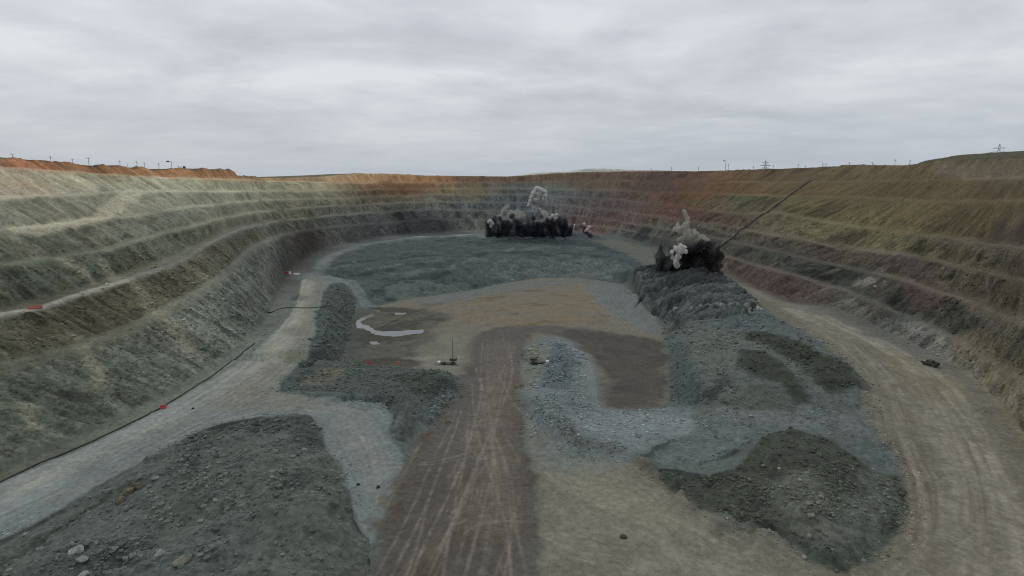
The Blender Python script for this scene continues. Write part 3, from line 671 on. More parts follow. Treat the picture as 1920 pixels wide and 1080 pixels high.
# pale ground round the small heap and the bench above the sunken floor
PG = [(985,770),(978,735),(1000,716),(985,690),(985,655),(1000,634),(1050,636),(1085,650),(1100,700),(1112,762),(1180,768),(1262,762),(1306,768),(1312,812),(1250,830),(1180,846),(1186,860),(1110,858),(1045,842),(1005,800)]
w = region(PG, 3.0, 3.0); paint(w, (104, 112, 111)); setcls(w, 10); RUB = np.maximum(RUB, .3 * w); RUB = np.maximum(RUB, .8 * w * region([(985,760),(1015,733),(1055,760),(1085,810),(1110,835),(1060,835),(1010,805)], 2, 2)); RUB = np.maximum(RUB, .6 * w * region([(1020,700),(1040,660),(1065,670),(1060,735)], 2, 2))
paint(w * region([(1065,775),(1120,768),(1300,770),(1308,812),(1200,822),(1100,812)], 3, 2), (114, 122, 121), .9)
paint(w * region([(985,760),(1015,735),(1050,760),(1060,800),(1030,825),(1000,795)], 2, 1.5), (100, 108, 106), .7)
paint(w * region([(1010,720),(1035,650),(1060,640),(1080,690),(1060,735)], 2, 2), (84, 93, 95), .8)
paint(w * region([(1040,790),(1100,815),(1180,845),(1110,852),(1050,830)], 2, 2), (84, 88, 82), .7)
paint(w * region([(985,650),(1030,636),(1015,720),(985,740),(978,714)], 2, 2), (108, 110, 100), .8)
# sunken wet brown floor
w = region([(1040,618),(1120,620),(1180,630),(1240,636),(1264,662),(1250,690),(1258,728),(1262,752),(1205,768),(1150,768),(1122,758),(1138,715),(1120,680),(1085,650)], 4, 5); paint(w, (75, 72, 67), .92); RUB *= (1 - .5 * w); setcls(w, 4)
paint(w * sstep(-.1, .5, n8), (67, 64, 60), .6); paint(w * sstep(.1, .6, -n25), (84, 80, 73), .5)
w2 = stroke([(1000,650),(1018,634),(1045,632),(1078,650),(1100,680),(1112,715),(1105,762)], 7, 3.5, 2); paint(w2, (100, 107, 106), .75)
for k in range(5): paint(stroke([(1040 + 6 * k, 634 + 2 * k), (1074 + 6 * k, 654 + 3 * k), (1094 + 5 * k, 690 + 2 * k), (1092 + 7 * k, 760)], .9, .4, .5), (122, 128, 126), .45)

# dump on the right
DP = [(1246,634),(1236,600),(1264,606),(1340,596),(1420,590),(1440,588),(1490,610),(1545,650),(1590,682),(1612,704),(1608,735),(1612,772),(1640,822),(1690,880),(1640,884),(1600,850),(1555,818),(1495,806),(1430,816),(1390,838),(1330,872),(1250,868),(1190,852),(1250,832),(1312,812),(1306,768),(1262,754),(1252,690),(1258,662)]
w = region(DP, 1.8, 2.2); paint(w, (86, 94, 91)); setcls(w, 7); RUB = np.maximum(RUB, .4 * w)
paint(w * sstep(0, .5, n8), (92, 99, 94), .4)
paint(w * sstep(.1, .5, n25), (84, 88, 78), .5)
DW = w
paint(w * region([(1310,775),(1500,770),(1640,785),(1660,830),(1560,810),(1430,810),(1400,865),(1330,878),(1250,870),(1195,850)], 3, 3), (93, 100, 98), .75)
paint(w * region([(1280,625),(1330,610),(1380,640),(1385,690),(1350,720),(1310,690)], 4, 3), (90, 94, 84), .6)
paint(w * region([(1262,640),(1285,640),(1300,680),(1320,720),(1310,762),(1266,745),(1258,690)], 2, 2), (72, 81, 81), .8)
paint(w * region([(1352,690),(1375,715),(1350,745),(1310,768),(1280,764),(1310,745),(1335,722)], 2, 2) * sstep(-.5, .2, n3), (52, 57, 54), .85)  # shadow among the lumps of the west slope, painted as a dark strip
paint(w * region([(1400,702),(1440,712),(1480,748),(1500,768),(1440,772),(1370,768),(1350,755),(1380,730)], 3, 2.5), (78, 83, 74), .8)
paint(w * region([(1340,600),(1400,592),(1450,600),(1420,612),(1370,620)], 3, 2), (76, 83, 84), .7)
paint(w * region([(1392,620),(1440,616),(1500,638),(1550,668),(1600,694),(1612,708),(1592,726),(1582,740),(1545,737),(1518,706),(1478,676),(1436,652),(1398,640)], 1.6, 2.2), (54, 58, 50), .95)
RUB = np.maximum(RUB, .6 * w * region([(1392,620),(1500,638),(1600,694),(1612,708),(1582,740),(1545,737),(1478,676),(1398,640)], 2, 2))
paint(w * region([(1384,654),(1400,649),(1430,668),(1472,688),(1494,720),(1518,754),(1528,770),(1500,764),(1468,724),(1438,706),(1402,702),(1388,690)], 1.6, 2.2), (55, 59, 51), .95)
paint(w * stroke([(1405,640),(1450,662),(1500,694),(1530,740),(1580,766),(1620,772)], 5, 2.5, 1.2), (94, 98, 90), .7)
for k in range(5): paint(w * stroke([(1300 + 20 * k, 778 + 3 * k), (1450, 775 + 4 * k), (1620, 788 + 5 * k)], 1.2, .6, 1), (108, 113, 108), .4)
# dark dumped mound
MD = [(1225,872),(1262,878),(1310,888),(1360,888),(1398,872),(1428,826),(1444,813),(1495,806),(1555,818),(1600,852),(1640,884),(1692,890),(1708,915),(1696,960),(1662,1010),(1612,1058),(1560,1066),(1498,1044),(1490,1020),(1400,998),(1345,966),(1310,947),(1250,905)]
w = region(MD, 1.0, 2.4); paint(w, (65, 69, 61)); setcls(w, 8); RUB = np.maximum(RUB, .55 * w)
paint(w * region([(1445,890),(1500,870),(1540,900),(1560,940),(1620,930),(1640,960),(1560,1010),(1480,1000),(1440,950)], 3, 2.0), (88, 92, 83), .9)
paint(w * region([(1590,880),(1640,886),(1690,895),(1700,950),(1660,1000),(1600,1030),(1500,1000),(1580,960),(1600,910)], 3, 3), (88, 92, 85), .85)
paint(w * region([(1672,910),(1704,910),(1698,960),(1660,1012),(1640,1000),(1680,950)], 1.5, 1.5), (62, 67, 62), .8)
paint(w * region([(1500,990),(1560,980),(1600,1000),(1540,1010)], 2, 2), (96, 94, 82), .6)
paint(w * region([(1490,1000),(1600,1000),(1650,1010),(1600,1058),(1505,1042)], 3, 2), (74, 80, 76), .6)
# freshly blasted rock
BP = [(1186,530),(1188,505),(1230,495),(1280,500),(1330,506),(1364,520),(1402,550),(1434,580),(1380,592),(1340,600),(1264,610),(1238,598),(1212,580),(1196,560)]
w = region(BP, .8, 1.0); paint(w, (60, 66, 66)); setcls(w, 9); RUB = np.maximum(RUB, .5 * w); BPW = w
RDG = ridged((X + .5 * Y) / 15 + .7 * wx, (Y - .4 * X) / 8 + .7 * wy, 4, 106)
RD2 = ridged((X + .4 * Y) / 5.5 + .8 * wx, (Y - .5 * X) / 3.2 + .8 * wy, 3, 116)
paint(w * sstep(.1, .7, .6 * RDG + .5 * RD2), (94, 98, 96), .8); paint(w * sstep(.05, -.5, .5 * RDG + .6 * RD2), (32, 35, 36), .8)  # relief shading put into the colour: crests paler, hollows near black
paint(w * region([(1195,505),(1240,498),(1340,508),(1380,530),(1330,545),(1250,530)], 5, 3), (38, 41, 42), .8)
paint(w * stroke([(1262,588),(1320,578),(1380,574),(1432,580)], 2.2, 1.4, 1.6) * sstep(-.3, .3, n3), (140, 142, 134), .7)
paint(w * region([(1400,572),(1432,572),(1440,588),(1412,590)], 1.2, 1.5) * sstep(-.2, .2, n3), (170, 168, 154), .8)
# lumps thrown up in front of the far blast
w = region([(916,446),(925,438),(1000,434),(1100,438),(1122,446),(1060,452),(980,450)], 2, 2); paint(w, (70, 77, 80), .8); FAR = w

# chutes and patches on the walls that can be told apart
paint(stroke([(1343,470),(1380,440),(1430,403),(1475,371),(1520,339)], 3.2, 1.3, 1.2) * wl_any * (.7 + .5 * n3), (44, 40, 34), .75)
def facepaint(pts, c, a, soft=2.5, warp=2.5): paint(region(pts, soft, warp) * np.clip(wl_any, 0, 1), c, a)
facepaint([(1150,345),(1250,332),(1335,325),(1330,350),(1290,368),(1200,366)], (78, 64, 58), .7, 5, 6)
facepaint([(1020,328),(1120,326),(1200,332),(1130,345),(1030,345)], (96, 82, 64), .6, 5, 6)
facepaint([(1080,366),(1180,372),(1260,385),(1180,396),(1090,385)], (84, 80, 76), .6, 6, 7)
facepaint([(1420,330),(1600,325),(1800,330),(1920,345),(1920,380),(1700,372),(1450,362)], (84, 70, 42), .5, 5, 6)
facepaint([(545,437),(585,435),(608,450),(600,462),(560,474),(552,460)], (50, 45, 42), .85)
for q in ([(520,500),(545,470),(552,485),(530,510)], [(640,444),(668,440),(676,455),(655,456)], [(690,428),(715,430),(720,442),(700,446)], [(755,408),(800,402),(825,418),(820,434),(770,436)], [(860,408),(885,410),(880,420)]):
    facepaint(q, (50, 51, 53), .8)
facepaint([(700,336),(790,336),(830,350),(770,360),(720,352)], (94, 62, 34), .6)
facepaint([(870,340),(905,345),(905,380),(865,384)], (108, 98, 66), .45)
facepaint([(1230,372),(1300,378),(1330,410),(1260,420),(1180,404)], (92, 64, 50), .4)
facepaint([(1114,400),(1190,398),(1230,410),(1160,420),(1128,440),(1112,430)], (96, 78, 70), .45)
facepaint([(1195,425),(1222,426),(1212,448),(1192,452)], (44, 48, 52), .85)
facepaint([(1245,330),(1330,326),(1400,335),(1330,380),(1280,372)], (100, 70, 36), .5)
facepaint([(1840,420),(1900,414),(1960,430),(1960,460),(1850,455)], (60, 50, 48), .75)
facepaint([(1690,530),(1740,520),(1790,545),(1770,575),(1710,570)], (84, 62, 57), .5)
facepaint([(1600,527),(1635,520),(1640,537),(1610,542)], (132, 124, 112), .6)
facepaint([(1390,500),(1440,510),(1540,540),(1580,556),(1500,570),(1420,536)], (74, 60, 53), .45)
facepaint([(1790,620),(1850,610),(1900,650),(1860,690),(1800,670)], (108, 100, 68), .5)
facepaint([(1840,690),(1920,660),(1980,760),(1900,780)], (112, 104, 70), .45)
facepaint([(1640,580),(1700,590),(1690,625),(1650,615)], (64, 68, 62), .6)
facepaint([(0,330),(70,335),(110,365),(0,370)], (150, 132, 106), .6)
facepaint([(110,725),(145,730),(180,740),(185,748),(150,752),(118,745)], (40, 44, 38), .75, 1, 1.5)
for q, wd in (([(303,590),(335,620),(352,650)], 6), ([(255,535),(290,585)], 4), ([(190,490),(215,520),(222,528)], 4), ([(115,490),(150,505),(168,525)], 4), ([(12,440),(45,465),(68,482)], 4), ([(150,655),(175,690),(188,715)], 4), ([(170,445),(200,468)], 4), ([(380,395),(420,420)], 10), ([(250,405),(280,385)], 5), ([(45,760),(68,795)], 3)):
    paint(stroke(q, wd, wd * .45, 1.2) * wl_any, (122, 120, 100), .55)
# the ramp between two upper benches, the bench haul road, their lighter running surfaces
paint(stroke([(30,432),(100,423),(180,411),(215,388),(258,359)], 5.5, 1.4, .5) * wl_any, (150, 147, 122), .9)
paint(stroke([(-60,601),(0,590),(83,573),(200,537),(317,498)], 2.6, 1.0, .2), (128, 129, 118), .9)
paint(stroke([(250,518),(317,496),(383,460),(450,429),(517,414)], 6, 2, .6), (84, 88, 82), .7)
paint(stroke([(320,497),(350,486),(383,462),(450,430),(517,415)], 1.6, .7, .5), (108, 110, 100), .6)
paint(stroke([(1620,470),(1700,445),(1747,441),(1830,455),(1920,466)], 3.5, 1.2, .6) * wl_any, (86, 80, 66), .6)
paint(stroke([(1310,420),(1430,438),(1580,462),(1713,480)], 2.5, 1.0, .5) * wl_any, (98, 90, 74), .6)
paint(stroke([(1640,510),(1763,547),(1813,560),(1920,608)], 2.5, 1.0, .5) * wl_any, (100, 92, 76), .6)
paint(stroke([(1360,480),(1447,507),(1580,543)], 2.0, 1.0, .5) * wl_any, (100, 88, 76), .5)
paint(stroke([(1760,316),(1840,322),(1930,328)], 6, 2, .8), (104, 92, 72), .7)

# rock of the walls is duller than the floor
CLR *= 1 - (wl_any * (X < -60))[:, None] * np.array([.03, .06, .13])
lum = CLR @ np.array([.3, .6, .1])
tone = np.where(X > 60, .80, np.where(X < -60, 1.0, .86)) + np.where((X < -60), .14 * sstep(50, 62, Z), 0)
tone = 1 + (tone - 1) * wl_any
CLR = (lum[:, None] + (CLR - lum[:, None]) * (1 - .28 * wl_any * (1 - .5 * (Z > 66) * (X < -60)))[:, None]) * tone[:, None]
# --- relief
rel = np.zeros(len(X))
rw = face * (1.0 + 0 * X)
rel += rw * (1.3 * (ridged(SK / 9, Z / 14, 4, 101) - .2) * fade(6) + 1.3 * fbm(SK / 3.0, Z / 9, 3, 102) * fade(3.0) + .35 * fbm(X / 1.1, Y / 1.1 + Z, 2, 103) * fade(1.0))
rel += wl_any * .35 * n8 * fade(5)
rub = np.clip(RUB, 0, 1) * fl
rel += rub * (.65 * n8 + .30 * n3 * fade(2.4) + .16 * fbm(X / .9, Y / .9, 2, 104) * fade(.9))
rel += PLAT * (2.0 * fbm(X / 24, Y / 14, 4, 105, .55) + .7 * ridged(X / 7, Y / 6, 3, 109) * fade(5) + .5 * n8)
rel += BPW * (3.4 * (RDG - .2) + 1.1 * (RD2 - .2) * fade(4) + .4 * fbm(X / 2, Y / 2, 2, 107) * fade(2))
rel += FAR * (3.0 * (ridged(X / 14, Y / 10, 3, 108) - .1))
rel += (1 - SMOOTH) * fl * .25 * n25
HP = np.isin(CLS, (5, 6, 7, 8)) * np.clip(RUB * 3, 0, 1) * (1 - SMOOTH)
rel += HP * (np.where(CLS == 5, 2.0, 1.3) * fbm(X / 12 + .4 * wx, Y / 12, 3, 120) + .5 * ridged(X / 5 + wx, Y / 5 + wy, 3, 121) * fade(4) - .2)
rel += SMOOTH * (.10 * n8 + .05 * n3)
rel += (far > 790) * 0.0
Z += rel * (far < 900)
# beyond the surveyed square: a plain with low waste tips
o_ = sstep(700, 900, np.maximum(np.abs(X) * 1.3, Y))
Z = Z * (1 - o_) + o_ * (66 + 3.0 * fbm(X / 900, Y / 900, 3, 110))
CLR = CLR * (1 - o_[:, None]) + o_[:, None] * srgb((92, 86, 66))
# puddles lie in hollows
PUD = [[(673,596),(682,591),(697,588),(699,591),(684,596),(679,600),(678,604),(688,609),(696,616),(710,621),(727,622),(750,622),(772,619),(791,618),(790,623),(762,627),(740,631),(722,629),(700,626),(690,620),(676,614),(666,613),(668,604)],
       [(697,578),(708,579),(716,582),(709,585),(699,582)], [(695,637),(708,640),(706,645),(697,644)], [(742,586),(762,585),(760,588),(744,589)]]
PUDXY = [poly_xy(q) for q in PUD]
for q in PUDXY:
    w = region(q, 2.0, 1.8, world=True, rnd=False)
    Z = Z * (1 - w) + w * (-.40 + .22 * n3 + .12 * n8)
    paint(region(q, 2.2, 1.2, world=True), (58, 58, 52), .6)
CLR *= (1 + 0.10 * n3 * fade(2.0))[:, None]
CLR = np.clip(CLR / (KALB * (1 + .42 * fl))[:, None], 0.004, 0.9)

def ground_z(x, y):
    """height of the finished ground, for standing things on it"""
    x = np.atleast_1d(x); y = np.atleast_1d(y)
    a = (x / y + AMAX) / (2 * AMAX) * (NA_ - 1)
    j = np.clip(np.searchsorted(yy, y) - 1, 0, len(yy) - 2)
    i = np.clip(a.astype(int), 0, NA_ - 2)
    fb = (y - yy[j]) / (yy[j + 1] - yy[j]); fa = a - i
    ZZ = Z.reshape(len(yy), NA_)
    return (ZZ[j, i] * (1 - fa) + ZZ[j, i + 1] * fa) * (1 - fb) + (ZZ[j + 1, i] * (1 - fa) + ZZ[j + 1, i + 1] * fa) * fb

# ------------------------------------------------------------------ materials
def new_mat(name):
    m = bpy.data.materials.new(name); m.use_nodes = True
    nt = m.node_tree
    return m, nt, nt.nodes['Principled BSDF'], nt.nodes['Material Output']
def ground_mat():
    m, nt, b, out = new_mat("ground")
    L = nt.links.new
    at = nt.nodes.new('ShaderNodeAttribute'); at.attribute_name = 'albedo'
    ar = nt.nodes.new('ShaderNodeAttribute'); ar.attribute_name = 'rubble'
    g = nt.nodes.new('ShaderNodeNewGeometry')
    def M(op, a, c=None, clamp=False):
        n = nt.nodes.new('ShaderNodeMath'); n.operation = op; n.use_clamp = clamp
        for i, v in enumerate((a, c)):
            if v is None: continue
            if isinstance(v, (int, float)): n.inputs[i].default_value = v
            else: L(v, n.inputs[i])
        return n.outputs[0]
    def noise(s, d, r=.55):
        n = nt.nodes.new('ShaderNodeTexNoise'); n.inputs['Scale'].default_value = s
        n.inputs['Detail'].default_value = d; n.inputs['Roughness'].default_value = r
        L(g.outputs['Position'], n.inputs['Vector']); return n.outputs[0]
    def vor(s):
        n = nt.nodes.new('ShaderNodeTexVoronoi'); n.inputs['Scale'].default_value = s
        L(g.outputs['Position'], n.inputs['Vector']); return n
    v1, v2 = vor(1.15), vor(.42)
    def cellv(v):
        s = nt.nodes.new('ShaderNodeSeparateColor'); L(v.outputs['Color'], s.inputs[0]); return s.outputs[0]
    c1, c2 = cellv(v1), cellv(v2)
    n1, n2, n4 = noise(.9, 5), noise(.16, 5), noise(3.2, 3)
    # small stones: light and dark cells where the ground is rubble
    stone = M('ADD', M('MULTIPLY', M('SUBTRACT', c1, .5), 1.0), M('MULTIPLY', M('SUBTRACT', c2, .5), .7))
    stone = M('MULTIPLY', stone, M('MULTIPLY', ar.outputs['Fac'], .75))
    grain = M('ADD', M('MULTIPLY', M('SUBTRACT', n1, .5), .95), M('ADD', M('MULTIPLY', M('SUBTRACT', n2, .5), .5), M('MULTIPLY', M('SUBTRACT', n4, .5), .75)))
    k = M('ADD', 1.0, M('ADD', stone, grain))
    k = M('MINIMUM', M('MAXIMUM', k, .3), 2.2)
    sc = nt.nodes.new('ShaderNodeVectorMath'); sc.operation = 'SCALE'
    L(at.outputs['Color'], sc.inputs[0]); L(k, sc.inputs['Scale'])
    L(sc.outputs[0], b.inputs['Base Color'])
    b.inputs['Roughness'].default_value = .93
    b.inputs['Specular IOR Level'].default_value = .2
    hgt = M('ADD', M('MULTIPLY', n1, .5), M('MULTIPLY', M('ADD', M('MULTIPLY', v1.outputs['Distance'], -.7), M('MULTIPLY', v2.outputs['Distance'], -.5)), ar.outputs['Fac']))
    bp = nt.nodes.new('ShaderNodeBump'); bp.inputs['Distance'].default_value = .45
    L(hgt, bp.inputs['Height']); L(M('ADD', .15, M('MULTIPLY', ar.outputs['Fac'], .75), True), bp.inputs['Strength'])
    L(bp.outputs[0], b.inputs['Normal'])
    return m
GM = ground_mat()

def tag(o, label=None, cat=None, group=None, kind=None):
    if label: o['label'] = label
    if cat: o['category'] = cat
    if group: o['group'] = group
    if kind: o['kind'] = kind
    return o
def raw_mesh(name, co, faces, mat, parent=None, smooth=False):
    """faces: (n,4) or (n,3) int array"""
    me = bpy.data.meshes.new(name)
    n, k = faces.shape
    me.vertices.add(len(co)); me.vertices.foreach_set('co', np.ascontiguousarray(co, np.float32).ravel())
    me.loops.add(n * k); me.loops.foreach_set('vertex_index', np.ascontiguousarray(faces, np.int32).ravel())
    me.polygons.add(n); me.polygons.foreach_set('loop_start', np.arange(0, n * k, k, dtype=np.int32))
    me.polygons.foreach_set('use_smooth', np.full(n, smooth))
    me.update(calc_edges=True)
    me.materials.append(mat)
    o = bpy.data.objects.new(name, me); COL.objects.link(o)
    if parent: o.parent = parent
    return o
def ground_attr(me, rgb, rub):
    a = me.attributes.new('albedo', 'FLOAT_COLOR', 'POINT')
    a.data.foreach_set('color', np.column_stack([rgb, np.ones(len(rgb))]).astype(np.float32).ravel())
    a = me.attributes.new('rubble', 'FLOAT', 'POINT')
    a.data.foreach_set('value', np.asarray(rub, np.float32))

# ------------------------------------------------------------------ cut the sheet into the places it consists of
nr, nc = GX.shape
ii = (np.arange(nr - 1)[:, None] * nc + np.arange(nc - 1)[None, :]).ravel()
QUADS = np.column_stack([ii, ii + 1, ii + nc + 1, ii + nc])
fcls = CLS[QUADS[:, 0]]
COORD = np.column_stack([X, Y, Z])
PLACES = {0: ('terrain', None), 1: ('haul_road', None), 2: ('dirt_road', None), 3: ('path', None), 4: ('ground', None), 11: ('rock_terrace', None),
          5: ('rubble_heap', ('broad grey rubble heap filling the bottom left corner beside the haul road', 'rubble heap')),
          6: ('rock_bank', ('dark dumped rock bank between the side road and the puddles', 'rock bank')),
          7: ('spoil_dump', ('wide grey spoil dump with two dark ridges right of the sunken brown floor', 'spoil dump')),
          8: ('dirt_mound', ('dark round dirt mound at the lower right inside the curve of the dirt road', 'dirt mound')),
          9: ('blasted_rock_pile', ('dark heaved pile of freshly blasted rock under the nearer smoke plume', 'rock pile')),
          10: ('gravel_bank', ('pale grey gravel bank on the right edge of the brown ramp', 'gravel bank'))}
PLACE_OBJ = {}
for k, (nm, lb) in PLACES.items():
    q = QUADS[fcls == k]
    if len(q) == 0: print('no faces', nm); continue
    u_, inv = np.unique(q.ravel(), return_inverse=True)
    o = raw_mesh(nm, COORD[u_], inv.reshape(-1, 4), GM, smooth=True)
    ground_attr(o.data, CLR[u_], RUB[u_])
    PLACE_OBJ[k] = o
    if lb: tag(o, lb[0], lb[1], kind='thing')
    else: tag(o, kind='structure')
# a coarse sheet round and under it all, out to the horizon
th = np.linspace(0, 2 * math.pi, 181); rr = np.geomspace(18, 60000, 90)
cx2, cy2 = np.cos(th)[None, :] * rr[:, None], np.sin(th)[None, :] * rr[:, None]
zc2 = dem(cx2, cy2)[..., 0]
o2 = sstep(700, 900, np.maximum(np.abs(cx2) * 1.3, np.abs(cy2)))
zc2 = np.where(cy2 < 40, 8 + sstep(120, 200, np.abs(cx2)) * 60, zc2)
zc2 = zc2 * (1 - o2) + 64 * o2 - 6.0
zc2 -= 70 * sstep(1.12, 1.0, np.abs(cx2) / np.maximum(cy2, 1)) * (1 - o2) * (cy2 > 30)
i2 = (np.arange(89)[:, None] * 181 + np.arange(180)[None, :]).ravel()
o = raw_mesh('plain', np.column_stack([cx2.ravel(), cy2.ravel(), zc2.ravel()]), np.column_stack([i2, i2 + 1, i2 + 182, i2 + 181]), GM, smooth=True)
ground_attr(o.data, np.tile(alb((92, 88, 72)), (len(cx2.ravel()), 1)), np.full(cx2.size, .3))
tag(o, kind='structure')

# ------------------------------------------------------------------ loose stones lying on the rubble
def ico(sub=1):
    bm = bmesh.new(); bmesh.ops.create_icosphere(bm, subdivisions=sub, radius=1.0)
    v = np.array([x.co[:] for x in bm.verts]); f = np.array([[q.index for q in p.verts] for p in bm.faces]); bm.free()
    return v, f
IV, IF = ico(1)
def scatter(cls, n, rmin, rmax, ymax, power=2.6):
    r_ = np.random.default_rng(500 + cls)
    clump = sstep(-.15, .45, n8 + .5 * n3 + .4 * n25)
    wgt = np.where((CLS == cls) & (Y < ymax) & (np.abs(X / Y) < 1.0), RUB ** 2 * (.06 + clump) * spacing ** 2, 0)
    if cls == 0: wgt = wgt * (WALL > .2) * (Z < 45)
    if wgt.sum() <= 0: return None
    ix = r_.choice(len(X), n, p=wgt / wgt.sum())
    u = r_.random(n)
    rad = (rmin ** (1 - power) + u * (rmax ** (1 - power) - rmin ** (1 - power))) ** (1 / (1 - power))
    rad *= np.clip(Y[ix] / 130, .8, 1.8)
    px = X[ix] + r_.normal(0, .5, n) * spacing[ix]; py = Y[ix] + r_.normal(0, .5, n) * spacing[ix]
    pz = ground_z(px, py) + rad * .15
    ang = r_.uniform(0, 6.283, n); c, s_ = np.cos(ang), np.sin(ang)
    sc = rad[:, None] * r_.uniform(.65, 1.25, (n, 3)) * np.array([1, 1, .75])
    v = IV[None] * sc[:, None, :] * r_.uniform(.72, 1.15, (n, len(IV), 1))
    vx = v[..., 0] * c[:, None] - v[..., 1] * s_[:, None]; vy = v[..., 0] * s_[:, None] + v[..., 1] * c[:, None]
    co = np.stack([vx + px[:, None], vy + py[:, None], v[..., 2] + pz[:, None]], -1).reshape(-1, 3)
    f = (IF[None] + (np.arange(n) * len(IV))[:, None, None]).reshape(-1, 3)
    base = CLR[ix] * r_.uniform(.85, 2.0, n)[:, None]
    return co, f, np.repeat(np.clip(base, .01, .6), len(IV), 0)
SPILL = np.zeros(len(X))
for q_ in (MD, HL, BK, PG, DP): SPILL = np.maximum(SPILL, region(q_, 7, 3))
RUB_ = RUB.copy(); RUB = np.where(np.isin(CLS, (1, 2, 3)), .55 * SPILL, RUB)
for cls, n, r0, r1, ym in ((1, 1300, .1, .38, 220), (2, 2200, .1, .42, 240), (3, 500, .1, .35, 220), (5, 8000, .10, .95, 230), (6, 3000, .13, .6, 330), (7, 2600, .13, .6, 330), (8, 4000, .11, .8, 260), (10, 3500, .14, .5, 260), (0, 2500, .12, .5, 240)):
    r_ = scatter(cls, n, r0, r1, ym)
    if r_ is None: continue
    par = PLACE_OBJ[cls] if cls in (5, 6, 7, 8, 9, 10) else None
    o = raw_mesh('stones' if par else 'gravel', r_[0], r_[1], GM, parent=par)
    ground_attr(o.data, r_[2], np.full(len(r_[2]), .2))
    tag(o, kind='stuff')

# ------------------------------------------------------------------ simple materials
def paint_mat(name, c, rough=.6, metal=0.0, var=.18, scale=3.0, raw=False):
    m, nt, b, out = new_mat(name)
    c = np.asarray(c, float) if raw else alb(c)
    tcn = nt.nodes.new('ShaderNodeTexCoord'); n = nt.nodes.new('ShaderNodeTexNoise')
    n.inputs['Scale'].default_value = scale; n.inputs['Detail'].default_value = 4
    nt.links.new(tcn.outputs['Object'], n.inputs['Vector'])
    r = nt.nodes.new('ShaderNodeValToRGB'); e = r.color_ramp.elements
    e[0].position, e[1].position = .3, .7
    e[0].color = (*[float(x) for x in np.clip(c * (1 - var), 0, 1)], 1); e[1].color = (*[float(x) for x in np.clip(c * (1 + var), 0, 1)], 1)
    nt.links.new(n.outputs[0], r.inputs[0]); nt.links.new(r.outputs[0], b.inputs['Base Color'])
    b.inputs['Roughness'].default_value = rough; b.inputs['Metallic'].default_value = metal
    return m
M_BLACK = paint_mat('black_rubber', (38, 38, 38), .7)
M_DARK = paint_mat('dark_steel', (52, 50, 46), .55)
M_POLE = paint_mat('weathered_pole', (104, 104, 106), .8)
M_PALEPOLE = paint_mat('pale_pole', (150, 138, 112), .8)
M_WHITE = paint_mat('white_paint', (196, 196, 190), .5)
M_YEL = paint_mat('pale_yellow_paint', (150, 148, 96), .6)
M_RED = paint_mat('red_plastic', (138, 44, 46), .6)
M_FADED = paint_mat('faded_red_plastic', (140, 72, 62), .6)
M_GLASS = paint_mat('dark_glass', (30, 34, 38), .1)
M_LAMP = paint_mat('headlight', (210, 210, 205), .15)

class MB:
    """collects shapes and links them as one mesh"""
    def __init__(s): s.bm = bmesh.new()
    def _put(s, vs, mat): bmesh.ops.transform(s.bm, matrix=mat, verts=vs)
    def box(s, c, d, bev=0.0, rot=None, taper=1.0):
        r = bmesh.ops.create_cube(s.bm, size=1.0); vs = r['verts']
        for v in vs:
            if v.co.z > 0: v.co.x *= taper; v.co.y *= taper
        mt = Matrix.Translation(c) @ (rot.to_4x4() if rot else Matrix.Identity(4)) @ Matrix.Diagonal((*d, 1))
        s._put(vs, mt)
        if bev > 0:
            es = list({e for v in vs for e in v.link_edges})
            bmesh.ops.bevel(s.bm, geom=es, offset=bev, segments=2, affect='EDGES', profile=.6)
        return s
    def bar(s, a, b, r, r2=None, n=8):
        a, b = Vector(a), Vector(b); d = b - a
        q = d.to_track_quat('Z', 'Y').to_matrix().to_4x4()
        k = bmesh.ops.create_cone(s.bm, cap_ends=True, segments=n, radius1=r, radius2=r if r2 is None else r2, depth=d.length)
        s._put(k['verts'], Matrix.Translation((a + b) / 2) @ q)
        return s
    def wheel(s, c, r, w):
        k = bmesh.ops.create_cone(s.bm, cap_ends=True, segments=20, radius1=r, radius2=r, depth=w)
        s._put(k['verts'], Matrix.Translation(c) @ Matrix.Rotation(math.pi / 2, 4, 'X'))
        es = [e for e in {e for v in k['verts'] for e in v.link_edges} if len(e.link_faces) == 2 and e.calc_face_angle(0) > 1]
        bmesh.ops.bevel(s.bm, geom=es, offset=r * .15, segments=2, affect='EDGES')
        return s
    def build(s, name, mat, parent=None, smooth=False):
        me = bpy.data.meshes.new(name); s.bm.normal_update(); s.bm.to_mesh(me); s.bm.free()
        me.materials.append(mat)
        if smooth:
            for p in me.polygons: p.use_smooth = True
        o = bpy.data.objects.new(name, me); COL.objects.link(o)
        if parent: o.parent = parent
        return o
def empty(name, loc, rz=0.0):
    o = bpy.data.objects.new(name, None); COL.objects.link(o)
    o.location = loc; o.rotation_euler = (0, 0, rz); o.empty_display_size = .5
    return o
def on_ground(u, v):
    x, y = hit(u, v)
    return float(x[0]), float(y[0]), float(ground_z(x, y)[0])
def copy_tree(o, parent=None):
    c = o.copy(); COL.objects.link(c)
    c.parent = parent
    for ch in list(o.children): copy_tree(ch, c)
    return c

